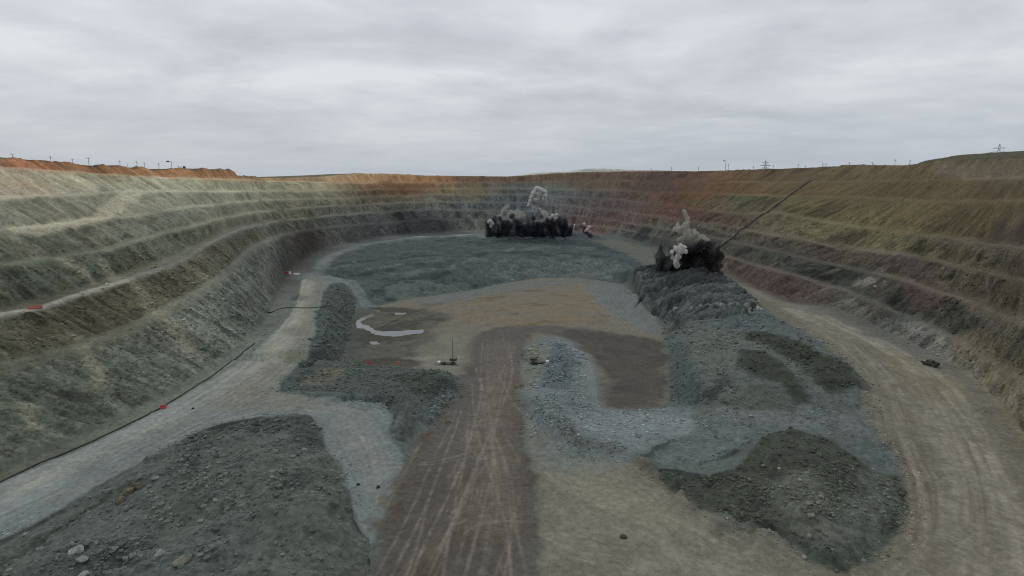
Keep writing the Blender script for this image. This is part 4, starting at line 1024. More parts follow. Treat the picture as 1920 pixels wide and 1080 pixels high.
# ------------------------------------------------------------------ puddles
mw, nt, b, out = new_mat('water')
b.inputs['Base Color'].default_value = (.10, .105, .10, 1); b.inputs['Roughness'].default_value = .06
b.inputs['IOR'].default_value = 1.33; b.inputs['Specular IOR Level'].default_value = 1.0
nz = nt.nodes.new('ShaderNodeTexNoise'); nz.inputs['Scale'].default_value = 1.5
g_ = nt.nodes.new('ShaderNodeNewGeometry'); nt.links.new(g_.outputs['Position'], nz.inputs['Vector'])
bp = nt.nodes.new('ShaderNodeBump'); bp.inputs['Strength'].default_value = .04; nt.links.new(nz.outputs[0], bp.inputs['Height']); nt.links.new(bp.outputs[0], b.inputs['Normal'])
for q in PUDXY:
    c_ = q.mean(0); dq = np.roll(q, -1, 0) - np.roll(q, 1, 0); dq /= np.linalg.norm(dq, axis=1)[:, None]
    sg = np.sign(np.sum(q[:, 0] * np.roll(q[:, 1], -1) - q[:, 1] * np.roll(q[:, 0], -1)))
    q2 = densify(q + 1.8 * sg * np.column_stack([dq[:, 1], -dq[:, 0]]), True)
    me = bpy.data.meshes.new('water'); bm = bmesh.new()
    vs = [bm.verts.new((a, b_, -.10)) for a, b_ in q2]
    f = bm.faces.new(vs); bm.normal_update()
    if f.normal.z < 0: f.normal_flip()
    bmesh.ops.triangulate(bm, faces=[f]); bm.to_mesh(me); bm.free(); me.materials.append(mw)
    o = bpy.data.objects.new('water', me); COL.objects.link(o); tag(o, kind='structure')

# ------------------------------------------------------------------ pipes and cables lying on the ground
def tube(name, pts, r, mat, step=2.0, lift=.6, n=8, wob=0.0):
    q = densify(poly_xy(pts), False)
    cum = np.concatenate([[0], np.cumsum(np.hypot(*np.diff(q, axis=0).T))])
    t = np.linspace(0, cum[-1], max(4, int(cum[-1] / step)))
    x, y = np.interp(t, cum, q[:, 0]), np.interp(t, cum, q[:, 1])
    x = x + wob * fbm(t / 9, t * 0 + 3, 2, 300); y = y + wob * fbm(t / 9, t * 0 + 9, 2, 301)
    z = ground_z(x, y)
    z = np.maximum(z, np.convolve(np.pad(z, 1, mode='edge'), [.25, .5, .25], 'valid')) + r * lift
    p = np.column_stack([x, y, z]); d = np.gradient(p, axis=0); d /= np.linalg.norm(d, axis=1)[:, None]
    side = np.cross(d, [0, 0, 1.0]); side /= np.linalg.norm(side, axis=1)[:, None]; up = np.cross(side, d)
    a = np.linspace(0, 2 * math.pi, n, endpoint=False)
    co = (p[:, None] + r * (np.cos(a)[None, :, None] * side[:, None] + np.sin(a)[None, :, None] * up[:, None])).reshape(-1, 3)
    m = len(p)
    i = (np.arange(m - 1)[:, None] * n + np.arange(n)[None]).ravel(); j = (np.arange(m - 1)[:, None] * n + (np.arange(n) + 1) % n).ravel()
    return raw_mesh(name, co, np.column_stack([i, j, j + n, i + n]), mat, smooth=True)
tag(tube('pipe', [(-60,935),(0,906),(75,870),(150,838),(230,801),(300,767),(350,736),(400,704),(440,674),(478,644)], .2, M_BLACK, wob=.4), 'long black pipe lying along the foot of the left wall beside the haul road', 'pipe')
tag(tube('cable', [(500,585),(520,580),(545,577),(575,578),(597,577),(606,573),(625,586),(642,602),(658,607)], .22, M_BLACK, wob=.5), 'black cable crossing the haul road and running down the bank to the puddles', 'cable')
tag(tube('hose', [(692,630),(712,616),(735,603),(765,590),(778,586)], .14, M_DARK, wob=.3), 'thin dark hose lying across the largest puddle', 'hose')
tag(tube('pipeline', [(1343,470),(1360,456),(1380,440),(1405,421),(1430,403),(1452,388),(1475,371),(1497,355),(1520,339)], .42, M_BLACK, wob=.3, lift=.6), 'dark pipeline climbing straight up the right pit wall over the benches', 'pipeline')

# ------------------------------------------------------------------ two trailers with masts at the foot of the brown ramp
def mast_trailer(u, v, rz, label, mast_mat, mast_r):
    x, y, z = on_ground(u, v)
    t = empty('mast_trailer', (x, y, z), rz); t.scale = (.88, .88, .88)
    tag(t, label, 'mast trailer', 'mast trailers flanking the brown ramp')
    MB().box((-.6, 0, .75), (7.0, 1.9, .28), .05).box((-2.6, 0, 1.0), (1.8, 1.5, .35), .05).build('chassis', M_DARK, t)
    for a in (-2.4, 1.2):
        for s_ in (-1, 1): MB().wheel((a, s_ * 1.0, .5), .5, .35).build('wheel', M_BLACK, t)
    MB().bar((1.6, 0, .8), (1.6, 0, 1.9), .28).build('column', M_DARK, t)
    MB().box((1.6, 0, 2.2), (2.9, 2.1, .9), .06, taper=1.0).build('machine_box', M_DARK, t)
    r_ = MB()
    for a, b_ in ((.2, -1), (3.0, -1), (.2, 1), (3.0, 1), (1.6, -1), (1.6, 1)): r_.bar((a, b_, 2.6), (a, b_, 3.6), .05, n=6)
    for zz in (3.15, 3.6):
        for a, b_ in (((.2, -1, zz), (3.0, -1, zz)), ((.2, 1, zz), (3.0, 1, zz)), ((.2, -1, zz), (.2, 1, zz)), ((3.0, -1, zz), (3.0, 1, zz))): r_.bar(a, b_, .05, n=6)
    r_.build('guard_rail', M_POLE, t)
    m_ = MB().bar((1.4, 0, 2.6), (1.4, 0, 11.2), mast_r, mast_r * .6)
    for k in range(5): m_.bar((1.4, 0, 3.6 + k * 1.6), (1.4, 0, 3.75 + k * 1.6), mast_r * 1.35)
    m_.build('mast', mast_mat, t)
    MB().box((-4.4, 0, 1.15), (1.2, 1.2, .55), .12).build('tank', M_WHITE, t)
    MB().bar((-5.2, 0, .7), (-6.6, 0, .45), .12).build('drawbar', M_DARK, t)
    return t
mast_trailer(843, 683, 0.0, 'dark trailer left of the brown ramp with a thin black mast and white tank', M_DARK, .13)
mast_trailer(1007, 682, math.pi, 'dark trailer right of the brown ramp with a thick pale yellow mast', M_YEL, .30)

# ------------------------------------------------------------------ pickup on the right road
x, y, z = on_ground(1743, 686)
t = empty('pickup_truck', (x, y, z), math.radians(112))
tag(t, 'small dark pickup truck with pale bonnet driving on the right dirt road', 'pickup truck')
MB().box((0, 0, .82), (5.2, 1.9, .62), .12).box((-1.75, .88, 1.3), (1.7, .1, .4), .02).box((-1.75, -.88, 1.3), (1.7, .1, .4), .02).box((-2.55, 0, 1.3), (.1, 1.86, .4), .02).build('body', M_DARK, t)
MB().box((1.75, 0, 1.2), (1.3, 1.5, .16), .06).build('bonnet', M_POLE, t)
MB().box((-.1, 0, 1.55), (2.1, 1.75, .85), .08, taper=.82).build('cab', M_DARK, t)
MB().box((.98, 0, 1.55), (.06, 1.4, .5), .01, rot=Matrix.Rotation(-.35, 3, 'Y')).build('windscreen', M_GLASS, t)
for a in (-1.6, 1.6):
    for s_ in (-1, 1):
        w_ = MB().wheel((a, s_ * .88, .42), .42, .3).build('wheel', M_BLACK, t)
        MB().wheel((a, s_ * 1.035, .42), .2, .04).build('rim', M_POLE, w_)
for s_ in (-1, 1): MB().box((2.61, s_ * .68, .98), (.06, .34, .2), .02).build('headlight', M_LAMP, t)
MB().bar((-.1, 0, 1.98), (-.1, 0, 2.22), .14).build('beacon', M_BLACK, t)

# ------------------------------------------------------------------ plastic barriers
def barrier(u, v, L, mat, rz, label, group=None, h=1.0):
    x, y, z = on_ground(u, v)
    bm = bmesh.new()
    prof = [(-.42, 0), (.42, 0), (.42, .18), (.2, .5), (.14, h), (-.14, h), (-.2, .5), (-.42, .18)]
    a = [bm.verts.new((-L / 2, p, q)) for p, q in prof]; b_ = [bm.verts.new((L / 2, p, q)) for p, q in prof]
    bm.faces.new(a); bm.faces.new(b_[::-1])
    for i in range(8): bm.faces.new((a[i], b_[i], b_[(i + 1) % 8], a[(i + 1) % 8]))
    bmesh.ops.recalc_face_normals(bm, faces=bm.faces)
    bmesh.ops.bevel(bm, geom=list(bm.edges), offset=.04, segments=1, affect='EDGES')
    me = bpy.data.meshes.new('barrier'); bm.to_mesh(me); bm.free(); me.materials.append(mat)
    o = bpy.data.objects.new('barrier', me); COL.objects.link(o); o.location = (x, y, z - .04); o.rotation_euler = (0, 0, rz)
    tag(o, label, 'barrier', group)
barrier(306, 765, 1.4, M_RED, .5, 'bright red barrier beside the black pipe at the edge of the haul road', h=1.0)
barrier(691, 682, 1.2, M_RED, .2, 'red barrier on dark mud at the edge of the pit floor', h=1.0)
barrier(746, 682, 1.3, M_FADED, .1, 'faded red barrier on pale ground nearest the left mast trailer', h=.9)
barrier(536, 514, 3.4, M_RED, .1, 'red barrier left of the white one where the haul road is closed off', 'barriers closing the haul road', h=1.4)
barrier(543.5, 514, 1.3, M_WHITE, .1, 'short white barrier standing between the red one and the long white one', 'barriers closing the haul road', h=1.4)
barrier(556, 515, 3.6, M_WHITE, .1, 'long white barrier at the end of the row closing the haul road', 'barriers closing the haul road', h=1.0)
barrier(66, 577, 3.6, M_FADED, 1.1, 'long faded red barrier on the bench road high on the left wall', h=.8)

# ------------------------------------------------------------------ boulders
def boulder(u, v, r, c, label, seed, group=None, squash=.75, name='boulder'):
    x, y, z = on_ground(u, v)
    r_ = np.random.default_rng(seed)
    bm = bmesh.new()
    for k in range(26):
        p = r_.normal(size=3); p /= np.linalg.norm(p); p *= r_.uniform(.72, 1.05)
        bm.verts.new(p * np.array([1.2, .85, squash]) * r)
    h_ = bmesh.ops.convex_hull(bm, input=list(bm.verts))
    bmesh.ops.delete(bm, geom=[v for v in bm.verts if not v.link_faces], context='VERTS')
    bmesh.ops.dissolve_limit(bm, angle_limit=.3, verts=list(bm.verts), edges=list(bm.edges))
    bmesh.ops.bevel(bm, geom=list(bm.edges), offset=.06 * r, segments=2, affect='EDGES', clamp_overlap=True)
    me = bpy.data.meshes.new(name); bm.to_mesh(me); bm.free()
    m = bpy.data.materials.get('rock_%d_%d_%d' % c) or paint_mat('rock_%d_%d_%d' % c, c, .9, var=.3, scale=1.6)
    me.materials.append(m)
    o = bpy.data.objects.new(name, me); COL.objects.link(o); o.location = (x, y, z + .25 * r); o.rotation_euler = (0, 0, r_.uniform(0, 6))
    tag(o, label, 'boulder', group)
G1 = 'big boulders on the left rubble heap'
boulder(143, 1040, 1.5, (118, 121, 116), 'largest pale grey boulder at the lower left on the rubble heap', 1, G1)
boulder(156, 1058, 1.0, (100, 103, 97), 'flat grey boulder just below the largest pale boulder', 2, G1, .5)
boulder(155, 1072, .8, (120, 122, 118), 'small whitish boulder near the bottom edge left of the tan boulder', 3, G1)
boulder(342, 1055, 1.4, (98, 97, 88), 'tan cracked boulder lying near the bottom edge of the heap', 4, G1, .55)
boulder(299, 1038, .8, (124, 126, 124), 'small upright whitish boulder left of the tan boulder', 5, G1, 1.0)
G2 = 'brown boulders at the lip of the left haul road'
boulder(228, 942, 1.25, (76, 74, 62), 'brown boulder with a shadowed underside, nearest of the cluster by the haul road', 6, G2)
boulder(242, 928, 1.35, (80, 78, 64), 'middle brown boulder of the cluster by the haul road', 7, G2)
boulder(257, 917, 1.35, (78, 76, 62), 'farthest brown boulder of the cluster by the haul road', 8, G2)
boulder(190, 1092, .9, (112, 114, 108), 'grey boulder at the bottom edge below the largest pale boulder', 9, G1)
boulder(578, 860, .55, (112, 116, 112), 'lone pale boulder on the upper right slope of the left rubble heap', 10, G1)
G3 = 'dark stones on the side road'
boulder(672, 909, .4, (30, 32, 32), 'small black stone on the side road, left of its twin', 11, G3)
boulder(709, 914, .5, (30, 32, 32), 'small black stone on the side road nearest the brown ramp', 12, G3)
boulder(362, 767, .45, (34, 34, 34), 'small black stone on the left haul road beyond the rubble heap', 13)
boulder(1168, 1008, .75, (52, 50, 42), 'dark clod of earth alone on the tan ground right of the brown ramp', 14, squash=.5)
G4 = 'pale boulders on the dark dirt mound'
boulder(1540, 933, .62, (104, 104, 94), 'pale long boulder beside the smooth patch on the dark dirt mound', 15, G4)
boulder(1500, 900, .5, (112, 112, 104), 'pale boulder on top of the smooth patch of the dark mound', 16, G4)
boulder(1461, 872, .45, (122, 122, 112), 'small pale boulder high on the dark mound near its crest', 17, G4)
boulder(1405, 893, .5, (104, 106, 96), 'pale boulder on the left shoulder of the dark dirt mound', 18, G4)
boulder(1508, 1046, .55, (114, 114, 106), 'pale boulder at the bottom foot of the dark dirt mound', 19, G4)
boulder(1640, 540, 1.2, (138, 130, 120), 'pale pinkish boulder on a bench of the right pit wall', 20)
boulder(1084, 817, .6, (126, 130, 128), 'white boulder on the pale gravel bank beside the brown ramp', 21)

# ------------------------------------------------------------------ poles, lamps and pylons on the rim
def stand(u, vtop, dist):
    dx, dy, dz = ray(u, vtop)
    x, y, zt = float(dx * dist), float(dy * dist), float(CH + dz * dist)
    z = float(ground_z([x], [y])[0])
    return x, y, z, max(zt - z, 3.0)
def pole(u, vtop, dist, label, kind='pole', lean=0.0, mat=None, group='poles along the rim', base_v=None):
    mat = mat or M_POLE
    if base_v:
        x, y, z = on_ground(u, base_v)
        dx, dy, dz = ray(u, vtop); h = CH + dz * (y / dy) - z
    else:
        x, y, z, h = stand(u, vtop, dist)
    h = float(h)
    r = max(.16, .0004 * y)
    nm = {'pole': 'utility_pole', 'lamp': 'lamp_post', 'aframe': 'utility_pole', 'pylon': 'pylon', 'post': 'marker_post', 'box': 'switch_box'}[kind]
    t = empty(nm, (x, y, z - .3), 0)
    t.rotation_euler = (0, lean, math.atan2(x, -y) + math.pi)
    tag(t, label, nm.replace('_', ' '), group)
    if kind == 'pylon':
        w = h * .11; L = []
        for k in range(9): L.append((h * k / 8.0, w * (1 - k / 8.5)))
        m_ = MB()
        for sx, sy in ((1, 1), (1, -1), (-1, 1), (-1, -1)): m_.bar((sx * w, sy * w, 0), (sx * w * .06, sy * w * .06, h), r * .9, r * .6, n=5)
        for (za, wa), (zb, wb) in zip(L[:-1], L[1:]):
            for s_ in (-1, 1):
                m_.bar((-wa, s_ * wa, za), (wb, s_ * wb, zb), r * .5, n=4); m_.bar((wa, s_ * wa, za), (-wb, s_ * wb, zb), r * .5, n=4)
        m_.build('tower', mat, t)
        for f, wd in ((.58, .20), (.72, .26), (.86, .16)):
            a_ = MB().bar((-h * wd, 0, h * f), (h * wd, 0, h * f), r * .9, n=5).bar((-h * wd, 0, h * f), (0, 0, h * (f + .06)), r * .5, n=4).bar((h * wd, 0, h * f), (0, 0, h * (f + .06)), r * .5, n=4)
            a_.build('cross_arm', mat, t)
        return
    MB().bar((0, 0, 0), (0, 0, h), r, r * .7).build('shaft', mat, t)
    if kind in ('pole', 'aframe'):
        MB().bar((-1.0, 0, h * .93), (1.0, 0, h * .93), r * .55, n=6).build('cross_arm', mat, t)
        for s_ in (-.9, 0, .9): MB().bar((s_, 0, h * .93), (s_, 0, h * .93 + .45), .12, .07, n=6).build('insulator', mat, t)
    if kind == 'aframe':
        MB().bar((h * .42, 0, 0), (.05, 0, h * .9), r * .7).build('strut', mat, t)
    if kind == 'lamp':
        MB().bar((0, 0, h * .98), (-1.6, 0, h * 1.02), r * .8, n=6).build('bracket', mat, t)
        MB().box((-2.2, 0, h * 1.0), (2.0, 1.0, .8), .1).build('lamp_head', M_DARK, t)
    if kind == 'box':
        MB().box((0, 0, h * .75), (2.0, 1.2, h * .5), .05).build('cabinet', M_DARK, t)
GL, GR = 'poles along the left rim', 'poles along the right rim'
for u, v, d, k, lb in ((22, 286, 420, 'aframe', 'utility pole with a slanting strut, leftmost on the left rim'), (94, 291, 460, 'pole', 'thin utility pole second from the left on the left rim'),
                       (135, 296, 520, 'pole', 'faint thin utility pole between the second and the thick pole of the left rim'), (165, 294, 330, 'pole', 'thick dark utility pole on the brown bank of the left rim'),
                       (224, 300, 480, 'pole', 'thin utility pole behind the low bump of the left rim'), (256, 301, 500, 'pole', 'utility pole left one of the close pair on the left rim'),
                       (270, 303, 520, 'pole', 'utility pole right one of the close pair on the left rim'), (297, 305, 540, 'pole', 'utility pole left of the lamp post on the left rim'),
                       (321, 302, 420, 'lamp', 'tall lamp post with one arm on the left rim'), (334, 310, 560, 'pole', 'short utility pole right of the lamp post on the left rim'),
                       (345, 311, 470, 'box', 'small dark switch box on a post near the end of the brown bank')):
    pole(u, v, d, lb, k, group=GL)
pole(242, 307, 0, 'pale marker post standing in front of the brown bank on the left', 'post', mat=M_PALEPOLE, group=GL, base_v=331)
for u, v, d, k, lb, ln in ((1221, 315, 900, 'pole', 'faint utility pole leftmost over the far right rim', 0), (1259, 313, 900, 'pole', 'faint utility pole between the leftmost pole and the lamp of the right rim', 0),
                       (1310, 313, 860, 'pole', 'short utility pole just left of the lamp post on the right rim', 0), (1361, 301, 720, 'lamp', 'tall lamp post standing on the orange part of the right rim', 0),
                       (1366, 307, 720, 'pole', 'utility pole close beside the tall lamp post on the right rim', 0), (1413, 311, 800, 'pole', 'short utility pole left of the small pylon on the right rim', 0),
                       (1436, 300, 900, 'pylon', 'small distant lattice pylon above the right rim', 0), (1450, 309, 800, 'pole', 'short utility pole right beside the small pylon', 0),
                       (1497, 307, 700, 'pole', 'utility pole third to the right of the small pylon', 0), (1510, 310, 760, 'pole', 'short utility pole left of the close pair on the right rim', 0),
                       (1543, 305, 640, 'pole', 'left utility pole of the close pair above the pipeline', 0), (1549, 306, 640, 'pole', 'right utility pole of the close pair above the pipeline', 0),
                       (1593, 303, 640, 'pole', 'utility pole on the low grey bump of the right rim', 0), (1636, 303, 640, 'pole', 'thin utility pole on the grey rim left of the tall one', 0),
                       (1679, 298, 560, 'pole', 'tall dark utility pole left of the leaning one on the right rim', 0), (1702, 299, 540, 'pole', 'leaning utility pole on the right rim', .18),
                       (1781, 296, 620, 'pole', 'short utility pole on the green part of the right rim', 0), (1832, 292, 600, 'pole', 'utility pole left of the large pylon', 0),
                       (1875, 269, 560, 'pylon', 'large lattice pylon with three arms at the far right of the rim', 0), (1894, 286, 560, 'pole', 'utility pole right of the large pylon', 0)):
    pole(u, v, d, lb, k, ln, group=GR)
pole(1770, 309, 0, 'pale marker post on the upper right slope left of the other post', 'post', mat=M_PALEPOLE, group='marker posts on the right slope', base_v=319)
pole(1891, 315, 0, 'pale marker post on the upper right slope below the large pylon', 'post', mat=M_PALEPOLE, group='marker posts on the right slope', base_v=328)

# ------------------------------------------------------------------ waste tips beyond the rim
def tip(name, u0, u1, vtop, Yd, dep, c, seed, steps):
    """a flat topped waste tip; outline points (u, v) give its crest at distance Yd"""
    p = np.array(steps, float)
    uu = np.linspace(u0, u1, 160)
    x = (uu - 960) / FPX; zt = CH + (-sP + (540 - np.interp(uu, p[:, 0], p[:, 1])) / FPX * cP) * (Yd / cP) * .99
    x = x * Yd / cP
    dd = np.concatenate([np.linspace(-30, 0, 12), np.linspace(8, dep, 12), [dep + 30]])
    g = np.stack(np.meshgrid(x, dd, indexing='xy'), -1)
    prof = np.interp(dd, [-30, 0, dep, dep + 30], [0, 1, 1, 0])
    zb = 58.0
    zz = zb + (zt[None] - zb) * prof[:, None]
    zz += .9 * fbm(g[..., 0] / 12, g[..., 1] / 9, 3, seed) * prof[:, None]
    yv = Yd + g[..., 1] + 3 * fbm(g[..., 0] / 18, g[..., 1] * 0, 3, seed + 3)
    n, m = len(dd), len(uu)
    i = (np.arange(n - 1)[:, None] * m + np.arange(m - 1)[None]).ravel()
    o = raw_mesh(name, np.column_stack([g[..., 0].ravel(), yv.ravel(), zz.ravel()]), np.column_stack([i, i + 1, i + m + 1, i + m]), GM, smooth=True)
    k = (1 + .15 * fbm(g[..., 0] / 20, g[..., 1] / 8, 3, seed + 9)).ravel()[:, None]
    ground_attr(o.data, alb(c) * k, np.full(n * m, .4)); tag(o, kind='structure')
tip('hill', 940, 1270, 0, 1150, 120, (150, 152, 142), 401, [(940,332),(980,328),(1000,325),(1030,323),(1076,322),(1082,318.5),(1100,317),(1140,317),(1160,318.5),(1200,319),(1240,319.5),(1262,321),(1270,331)])
tip('hill', 505, 700, 0, 1000, 100, (120, 112, 96), 411, [(505,335),(530,332.5),(560,332),(600,329.5),(640,326.5),(680,325),(700,331)])
tip('hill', 1868, 2100, 0, 640, 160, (60, 59, 44), 421, [(1868,304),(1880,298),(1895,294),(1920,289),(1960,283),(2040,276),(2100,290)])

# ------------------------------------------------------------------ the two blasts: smoke and dust as volumes
def smoke_mat(name, c, dens, streak=0.0, z0=None, z1=None, scale=.25, aniso=0.2):
    m = bpy.data.materials.new(name); m.use_nodes = True
    nt = m.node_tree; nt.nodes.clear(); L = nt.links.new
    out = nt.nodes.new('ShaderNodeOutputMaterial'); v = nt.nodes.new('ShaderNodeVolumePrincipled')
    v.inputs['Color'].default_value = (*c, 1); v.inputs['Density'].default_value = dens; v.inputs['Anisotropy'].default_value = aniso
    if streak > 0:
        g = nt.nodes.new('ShaderNodeNewGeometry')
        mp = nt.nodes.new('ShaderNodeMapping'); mp.inputs['Scale'].default_value = (1, 1, .35); L(g.outputs['Position'], mp.inputs[0])
        n = nt.nodes.new('ShaderNodeTexNoise'); n.inputs['Scale'].default_value = scale; n.inputs['Detail'].default_value = 4; L(mp.outputs[0], n.inputs['Vector'])
        r = nt.nodes.new('ShaderNodeMapRange'); r.inputs[1].default_value = .34; r.inputs[2].default_value = .62; r.inputs[3].default_value = dens * (1 - streak); r.inputs[4].default_value = dens * (1 + 1.4 * streak)
        L(n.outputs[0], r.inputs[0]); d = r.outputs[0]
        if z1 is not None:
            sp = nt.nodes.new('ShaderNodeSeparateXYZ'); L(g.outputs['Position'], sp.inputs[0])
            q = nt.nodes.new('ShaderNodeMapRange'); q.inputs[1].default_value = z0; q.inputs[2].default_value = z1; q.inputs[3].default_value = 1; q.inputs[4].default_value = .14
            L(sp.outputs[2], q.inputs[0])
            mu = nt.nodes.new('ShaderNodeMath'); mu.operation = 'MULTIPLY'; L(d, mu.inputs[0]); L(q.outputs[0], mu.inputs[1]); d = mu.outputs[0]
        L(d, v.inputs['Density'])
    L(v.outputs[0], out.inputs['Volume'])
    return m
tex_big = bpy.data.textures.new('billow_big', 'CLOUDS'); tex_big.noise_depth = 2
tex_sm = bpy.data.textures.new('billow_small', 'VORONOI')
def plume(name, blobs, Yd, mat, label, cat, vox=.8, spread=4.0, lump=(2.5, 6.0), small=(.8, 2.2), seed=0, sz=1.0, group=None):
    r_ = np.random.default_rng(seed)
    bm = bmesh.new()
    for (u, v, rp) in blobs:
        dx, dy, dz = ray(u, v)
        yd = Yd + r_.uniform(-1, 1) * spread
        t = yd / dy; r = rp / FPX * t
        k = bmesh.ops.create_icosphere(bm, subdivisions=2, radius=r)
        bmesh.ops.transform(bm, matrix=Matrix.Translation((float(dx * t), float(yd), float(CH + dz * t))) @ Matrix.Diagonal((1, 1, sz, 1)), verts=k['verts'])
    me = bpy.data.meshes.new(name); bm.to_mesh(me); bm.free()
    o = bpy.data.objects.new(name, me); COL.objects.link(o)
    md = o.modifiers.new('union', 'REMESH'); md.mode = 'VOXEL'; md.voxel_size = vox
    for tx_, (st, sc) in ((tex_big, lump), (tex_sm, small)):
        tt = tx_.copy(); tt.noise_scale = sc
        md = o.modifiers.new('billow', 'DISPLACE'); md.texture = tt; md.texture_coords = 'GLOBAL'; md.strength = st; md.mid_level = .5
    dg = bpy.context.evaluated_depsgraph_get()
    me2 = bpy.data.meshes.new_from_object(o.evaluated_get(dg), depsgraph=dg)
    o.modifiers.clear(); o.data = me2; bpy.data.meshes.remove(me); me2.name = name
    me2.materials.clear(); me2.materials.append(mat)
    return tag(o, label, cat, group, 'thing')
dark1 = smoke_mat('dark_dust', (.05, .055, .08), .42, .55, 29, 46, .28)
grey1 = smoke_mat('grey_dust', (.62, .61, .57), .10, .7, None, None, .2)
pale1 = smoke_mat('pale_smoke', (.93, .925, .90), 1.1, 0)
white1 = smoke_mat('white_smoke', (.985, .985, .98), 2.2, 0)
def jets(n, seed, u0, u1, v0, h0, h1, r0, fan):
    r_ = np.random.default_rng(seed); out = []
    for k in range(n):
        u = r_.uniform(u0, u1); h = r_.uniform(h0, h1); lean = fan * (2 * (u - u0) / (u1 - u0) - 1) + r_.normal(0, .12)
        m = int(h / 2.2) + 2
        for i in range(m):
            f = i / (m - 1)
            out.append((u + lean * h * f, v0 - h * f, r0 * (1 - .78 * f)))
    return out
YB = 503.0
bl = []
r_ = np.random.default_rng(5)
for u in np.arange(914, 1073, 5.5):
    e_ = min(1, (u - 906) / 14, (1082 - u) / 22)
    bl += [(u, 437, 6.5), (u + r_.uniform(-3, 3), 438 - 11 * e_, 6.5), (u + r_.uniform(-3, 3), 438 - r_.uniform(12, 30) * e_, r_.uniform(3.5, 8))]
    if r_.random() < .4: bl += [(u + r_.uniform(-3, 3), 438 - r_.uniform(28, 42) * e_, r_.uniform(3, 5.5))]
plume('dust_plume', bl + jets(6, 61, 914, 1072, 425, 6, 22, 3.4, .25), YB, dark1, 'long black curtain of blast dust at the far end of the pit', 'dust plume', vox=.8, spread=1.5, lump=(4, 7), small=(1.2, 3), seed=1, sz=1.25)
plume('dust_plume', [(1096,428,4.5),(1098,434,6),(1104,440,5),(1108,443,4),(1090,424,4)], YB - 4, dark1, 'small black burst of dust at the right end of the far blast', 'dust plume', vox=.6, spread=2, lump=(2, 4), small=(1, 2), seed=2)
plume('dust_plume', [(944,404,8),(946,394,6),(949,387,4.5),(960,403,9),(969,400,8),(976,407,9),(1000,408,10),(1012,400,9),(1020,405,10),(1028,412,8),(985,408,8),(936,410,7)], YB + 7, grey1, 'thin grey veil of dust rising behind the black curtain', 'dust plume', vox=.8, spread=4, lump=(3.5, 6), small=(1.5, 2.5), seed=3, sz=1.2)
GP = 'white puffs around the far blast'
plume('smoke_column', [(1007,355,6.5),(1014,357,6),(1020,361,6),(1022,367,4.5),(1002,363,6.5),(1010,366,7.5),(999,371,6),(1007,375,7),(1015,374,5),(996,378,5),(1003,382,6),(992,384,4),(1002,389,5),(1009,394,5.5),(1008,402,6.5),(1003,397,4.5),(1014,401,5)], YB + 3, pale1, 'tall pale billowing smoke column over the far blast', 'smoke column', vox=.5, spread=2.5, lump=(2.2, 3.5), small=(.8, 1.8), seed=4)
plume('smoke_puff', [(919,416,5),(922,420,5),(921,424,3.5)], YB - 6, white1, 'round white puff of smoke at the left end of the far blast', 'smoke puff', vox=.4, spread=.8, lump=(1, 2.4), small=(.7, 1.2), seed=5, group=GP)
plume('smoke_puff', [(1043,402,2.6),(1043,408,2),(1036,405,4),(1031,409,4),(1038,410,4.5)], YB - 2, pale1, 'pale twin puff of smoke right of the tall column', 'smoke puff', vox=.4, spread=1, lump=(1.2, 2.4), small=(.7, 1.2), seed=6, group=GP)
plume('smoke_puff', [(1077,422,1.7),(1076,426,1.3),(1075,430,1.1)], YB - 6, white1, 'tiny thin white puff right of the black curtain', 'smoke puff', vox=.3, spread=.3, lump=(.5, 2), small=(.3, 1), seed=7, group=GP)
plume('smoke_puff', [(1095,420,2.8)], YB - 6, white1, 'small round white puff above the small black burst', 'smoke puff', vox=.3, spread=.3, lump=(.8, 2), small=(.5, 1), seed=8, group=GP)
plume('smoke_puff', [(1105,426,3.4),(1101,431,3.6),(1105,434,2.6),(1098,433,2.4)], YB - 9, white1, 'double white puff at the right end of the far blast', 'smoke puff', vox=.4, spread=.6, lump=(1, 2.2), small=(.6, 1.1), seed=9, group=GP)
YC = 352.0
dark2 = smoke_mat('black_dust', (.055, .057, .065), .40, .6, 25, 44, .26)
mid2 = smoke_mat('smoky_dust', (.66, .645, .59), .42, .8, None, None, .22)
plume('dust_plume', [(1300,470,13),(1318,474,13),(1332,480,12),(1316,456,9),(1330,464,9),(1284,482,12),(1275,498,11),(1342,508,9),(1296,488,15),(1312,490,14),(1328,494,13),(1340,500,12),(1290,505,14),(1310,508,15),(1330,512,12),(1348,514,8),(1350,478,8),(1346,466,6),(1338,456,5),(1268,508,11),(1344,488,8),(1350,500,7),(1352,524,6),(1280,514,10)] + jets(9, 62, 1262, 1352, 490, 18, 48, 5, .5), YC, dark2, 'broad black burst of dust at the foot of the nearer blast', 'dust plume', vox=.6, spread=1.6, lump=(3.5, 6), small=(1.0, 2.4), seed=11, sz=1.1)
plume('dust_plume', [(1238,504,9),(1237,474,6),(1240,465,5),(1232,483,6),(1238,496,8),(1240,486,8),(1243,477,6),(1233,490,6),(1245,497,9),(1255,504,8),(1250,488,8),(1258,494,8),(1262,502,8)] + jets(6, 63, 1228, 1252, 488, 18, 40, 3.2, .3), YC + 1, smoke_mat('pillar_dust', (.06, .062, .07), .30, .7, None, None, .3), 'narrow black pillar of dust left of the white puff', 'dust plume', vox=.6, spread=2, lump=(2.5, 4), small=(1.2, 2), seed=12, sz=1.1)
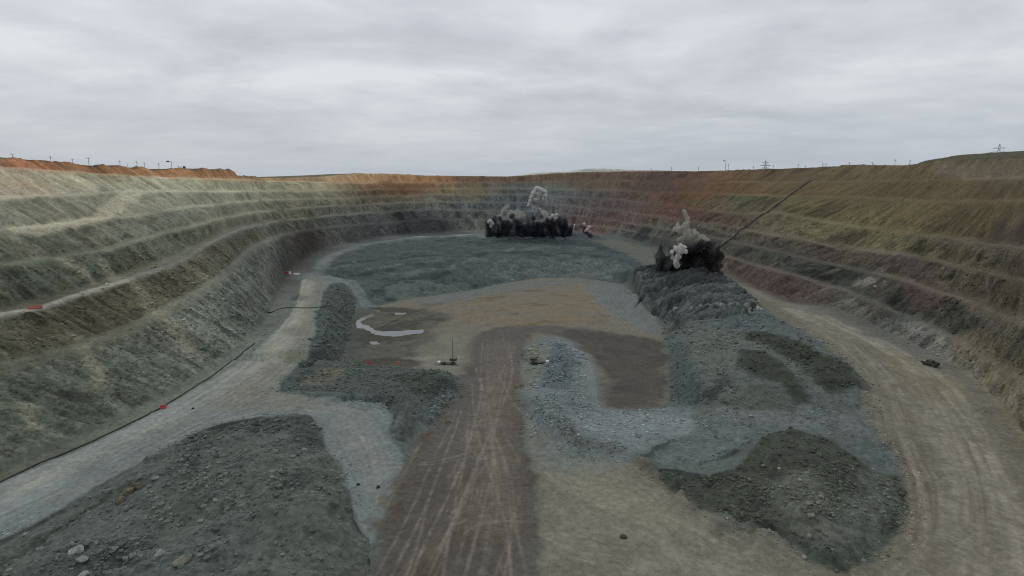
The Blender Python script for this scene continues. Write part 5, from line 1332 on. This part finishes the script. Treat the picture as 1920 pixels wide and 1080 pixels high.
plume('smoke_column', [(1283,396,4),(1285,402,4.5),(1288,409,5),(1289,417,5.5),(1285,424,7),(1270,423,6),(1266,430,6),(1275,430,7.5),(1288,436,9),(1302,433,4.5),(1304,440,7),(1315,447,8),(1323,452,7),(1292,450,13),(1307,458,13),(1280,452,10),(1320,464,12),(1300,470,14),(1285,468,9)], YC + 6, mid2, 'tall grey brown smoke column of the nearer blast', 'smoke column', vox=.6, spread=3, lump=(3, 4.5), small=(.8, 2.0), seed=13)
plume('dust_plume', [(1246,440,7),(1250,448,9),(1242,460,9),(1256,464,10),(1248,476,10),(1238,486,9),(1335,466,11),(1345,480,10),(1350,495,9),(1330,452,9),(1318,440,8),(1300,446,11),(1280,452,12),(1310,470,14),(1285,480,14)] + jets(8, 65, 1240, 1350, 470, 20, 55, 5, .5), YC + 10, smoke_mat('thin_dust', (.24, .24, .235), .10, .8, None, None, .2), 'dark grey dust veil spread behind the tall grey column', 'dust plume', vox=.8, spread=3, lump=(3, 5), small=(1.2, 2.5), seed=14, sz=1.2)
plume('smoke_puff', [(1260,472,4.5),(1268,465,5.5),(1276,461,5.5),(1283,464,5),(1286,472,4.5),(1276,471,7),(1272,482,6.5),(1268,491,6.5),(1270,499,6)], YC - 8, smoke_mat('cream_smoke', (.95, .94, .915), .8, 0), 'pale cauliflower puff in front of the nearer black burst', 'smoke puff', vox=.45, spread=1.5, lump=(1.8, 3.0), small=(.6, 1.6), seed=15)
def low_puff(blobs, label, seed, mat=None):
    x, y, z = on_ground(blobs[0][0], blobs[0][1] + blobs[0][2])
    plume('smoke_puff', blobs, y, mat or smoke_mat('powder', (.9, .9, .87), .7, 0), label, 'smoke puff', vox=.3, spread=.8, lump=(.9, 2), small=(.6, 1.1), seed=seed, group='low dust puffs on the blasted rock')
low_puff([(1267,578,3.6),(1271,582,3.2),(1263,582,2.6)], 'low white puff on the left front of the blasted rock pile', 16)
low_puff([(1421,576,3.2),(1427,580,3.4),(1414,580,2.4),(1433,585,2.6),(1408,578,1.6)], 'low white puff at the right tip of the blasted rock pile', 17)
low_puff([(1326,522,2.6),(1326,530,2.6),(1330,536,2.4),(1336,528,2.4)], 'thin grey spray rising from the right half of the blasted rock', 18, grey1)
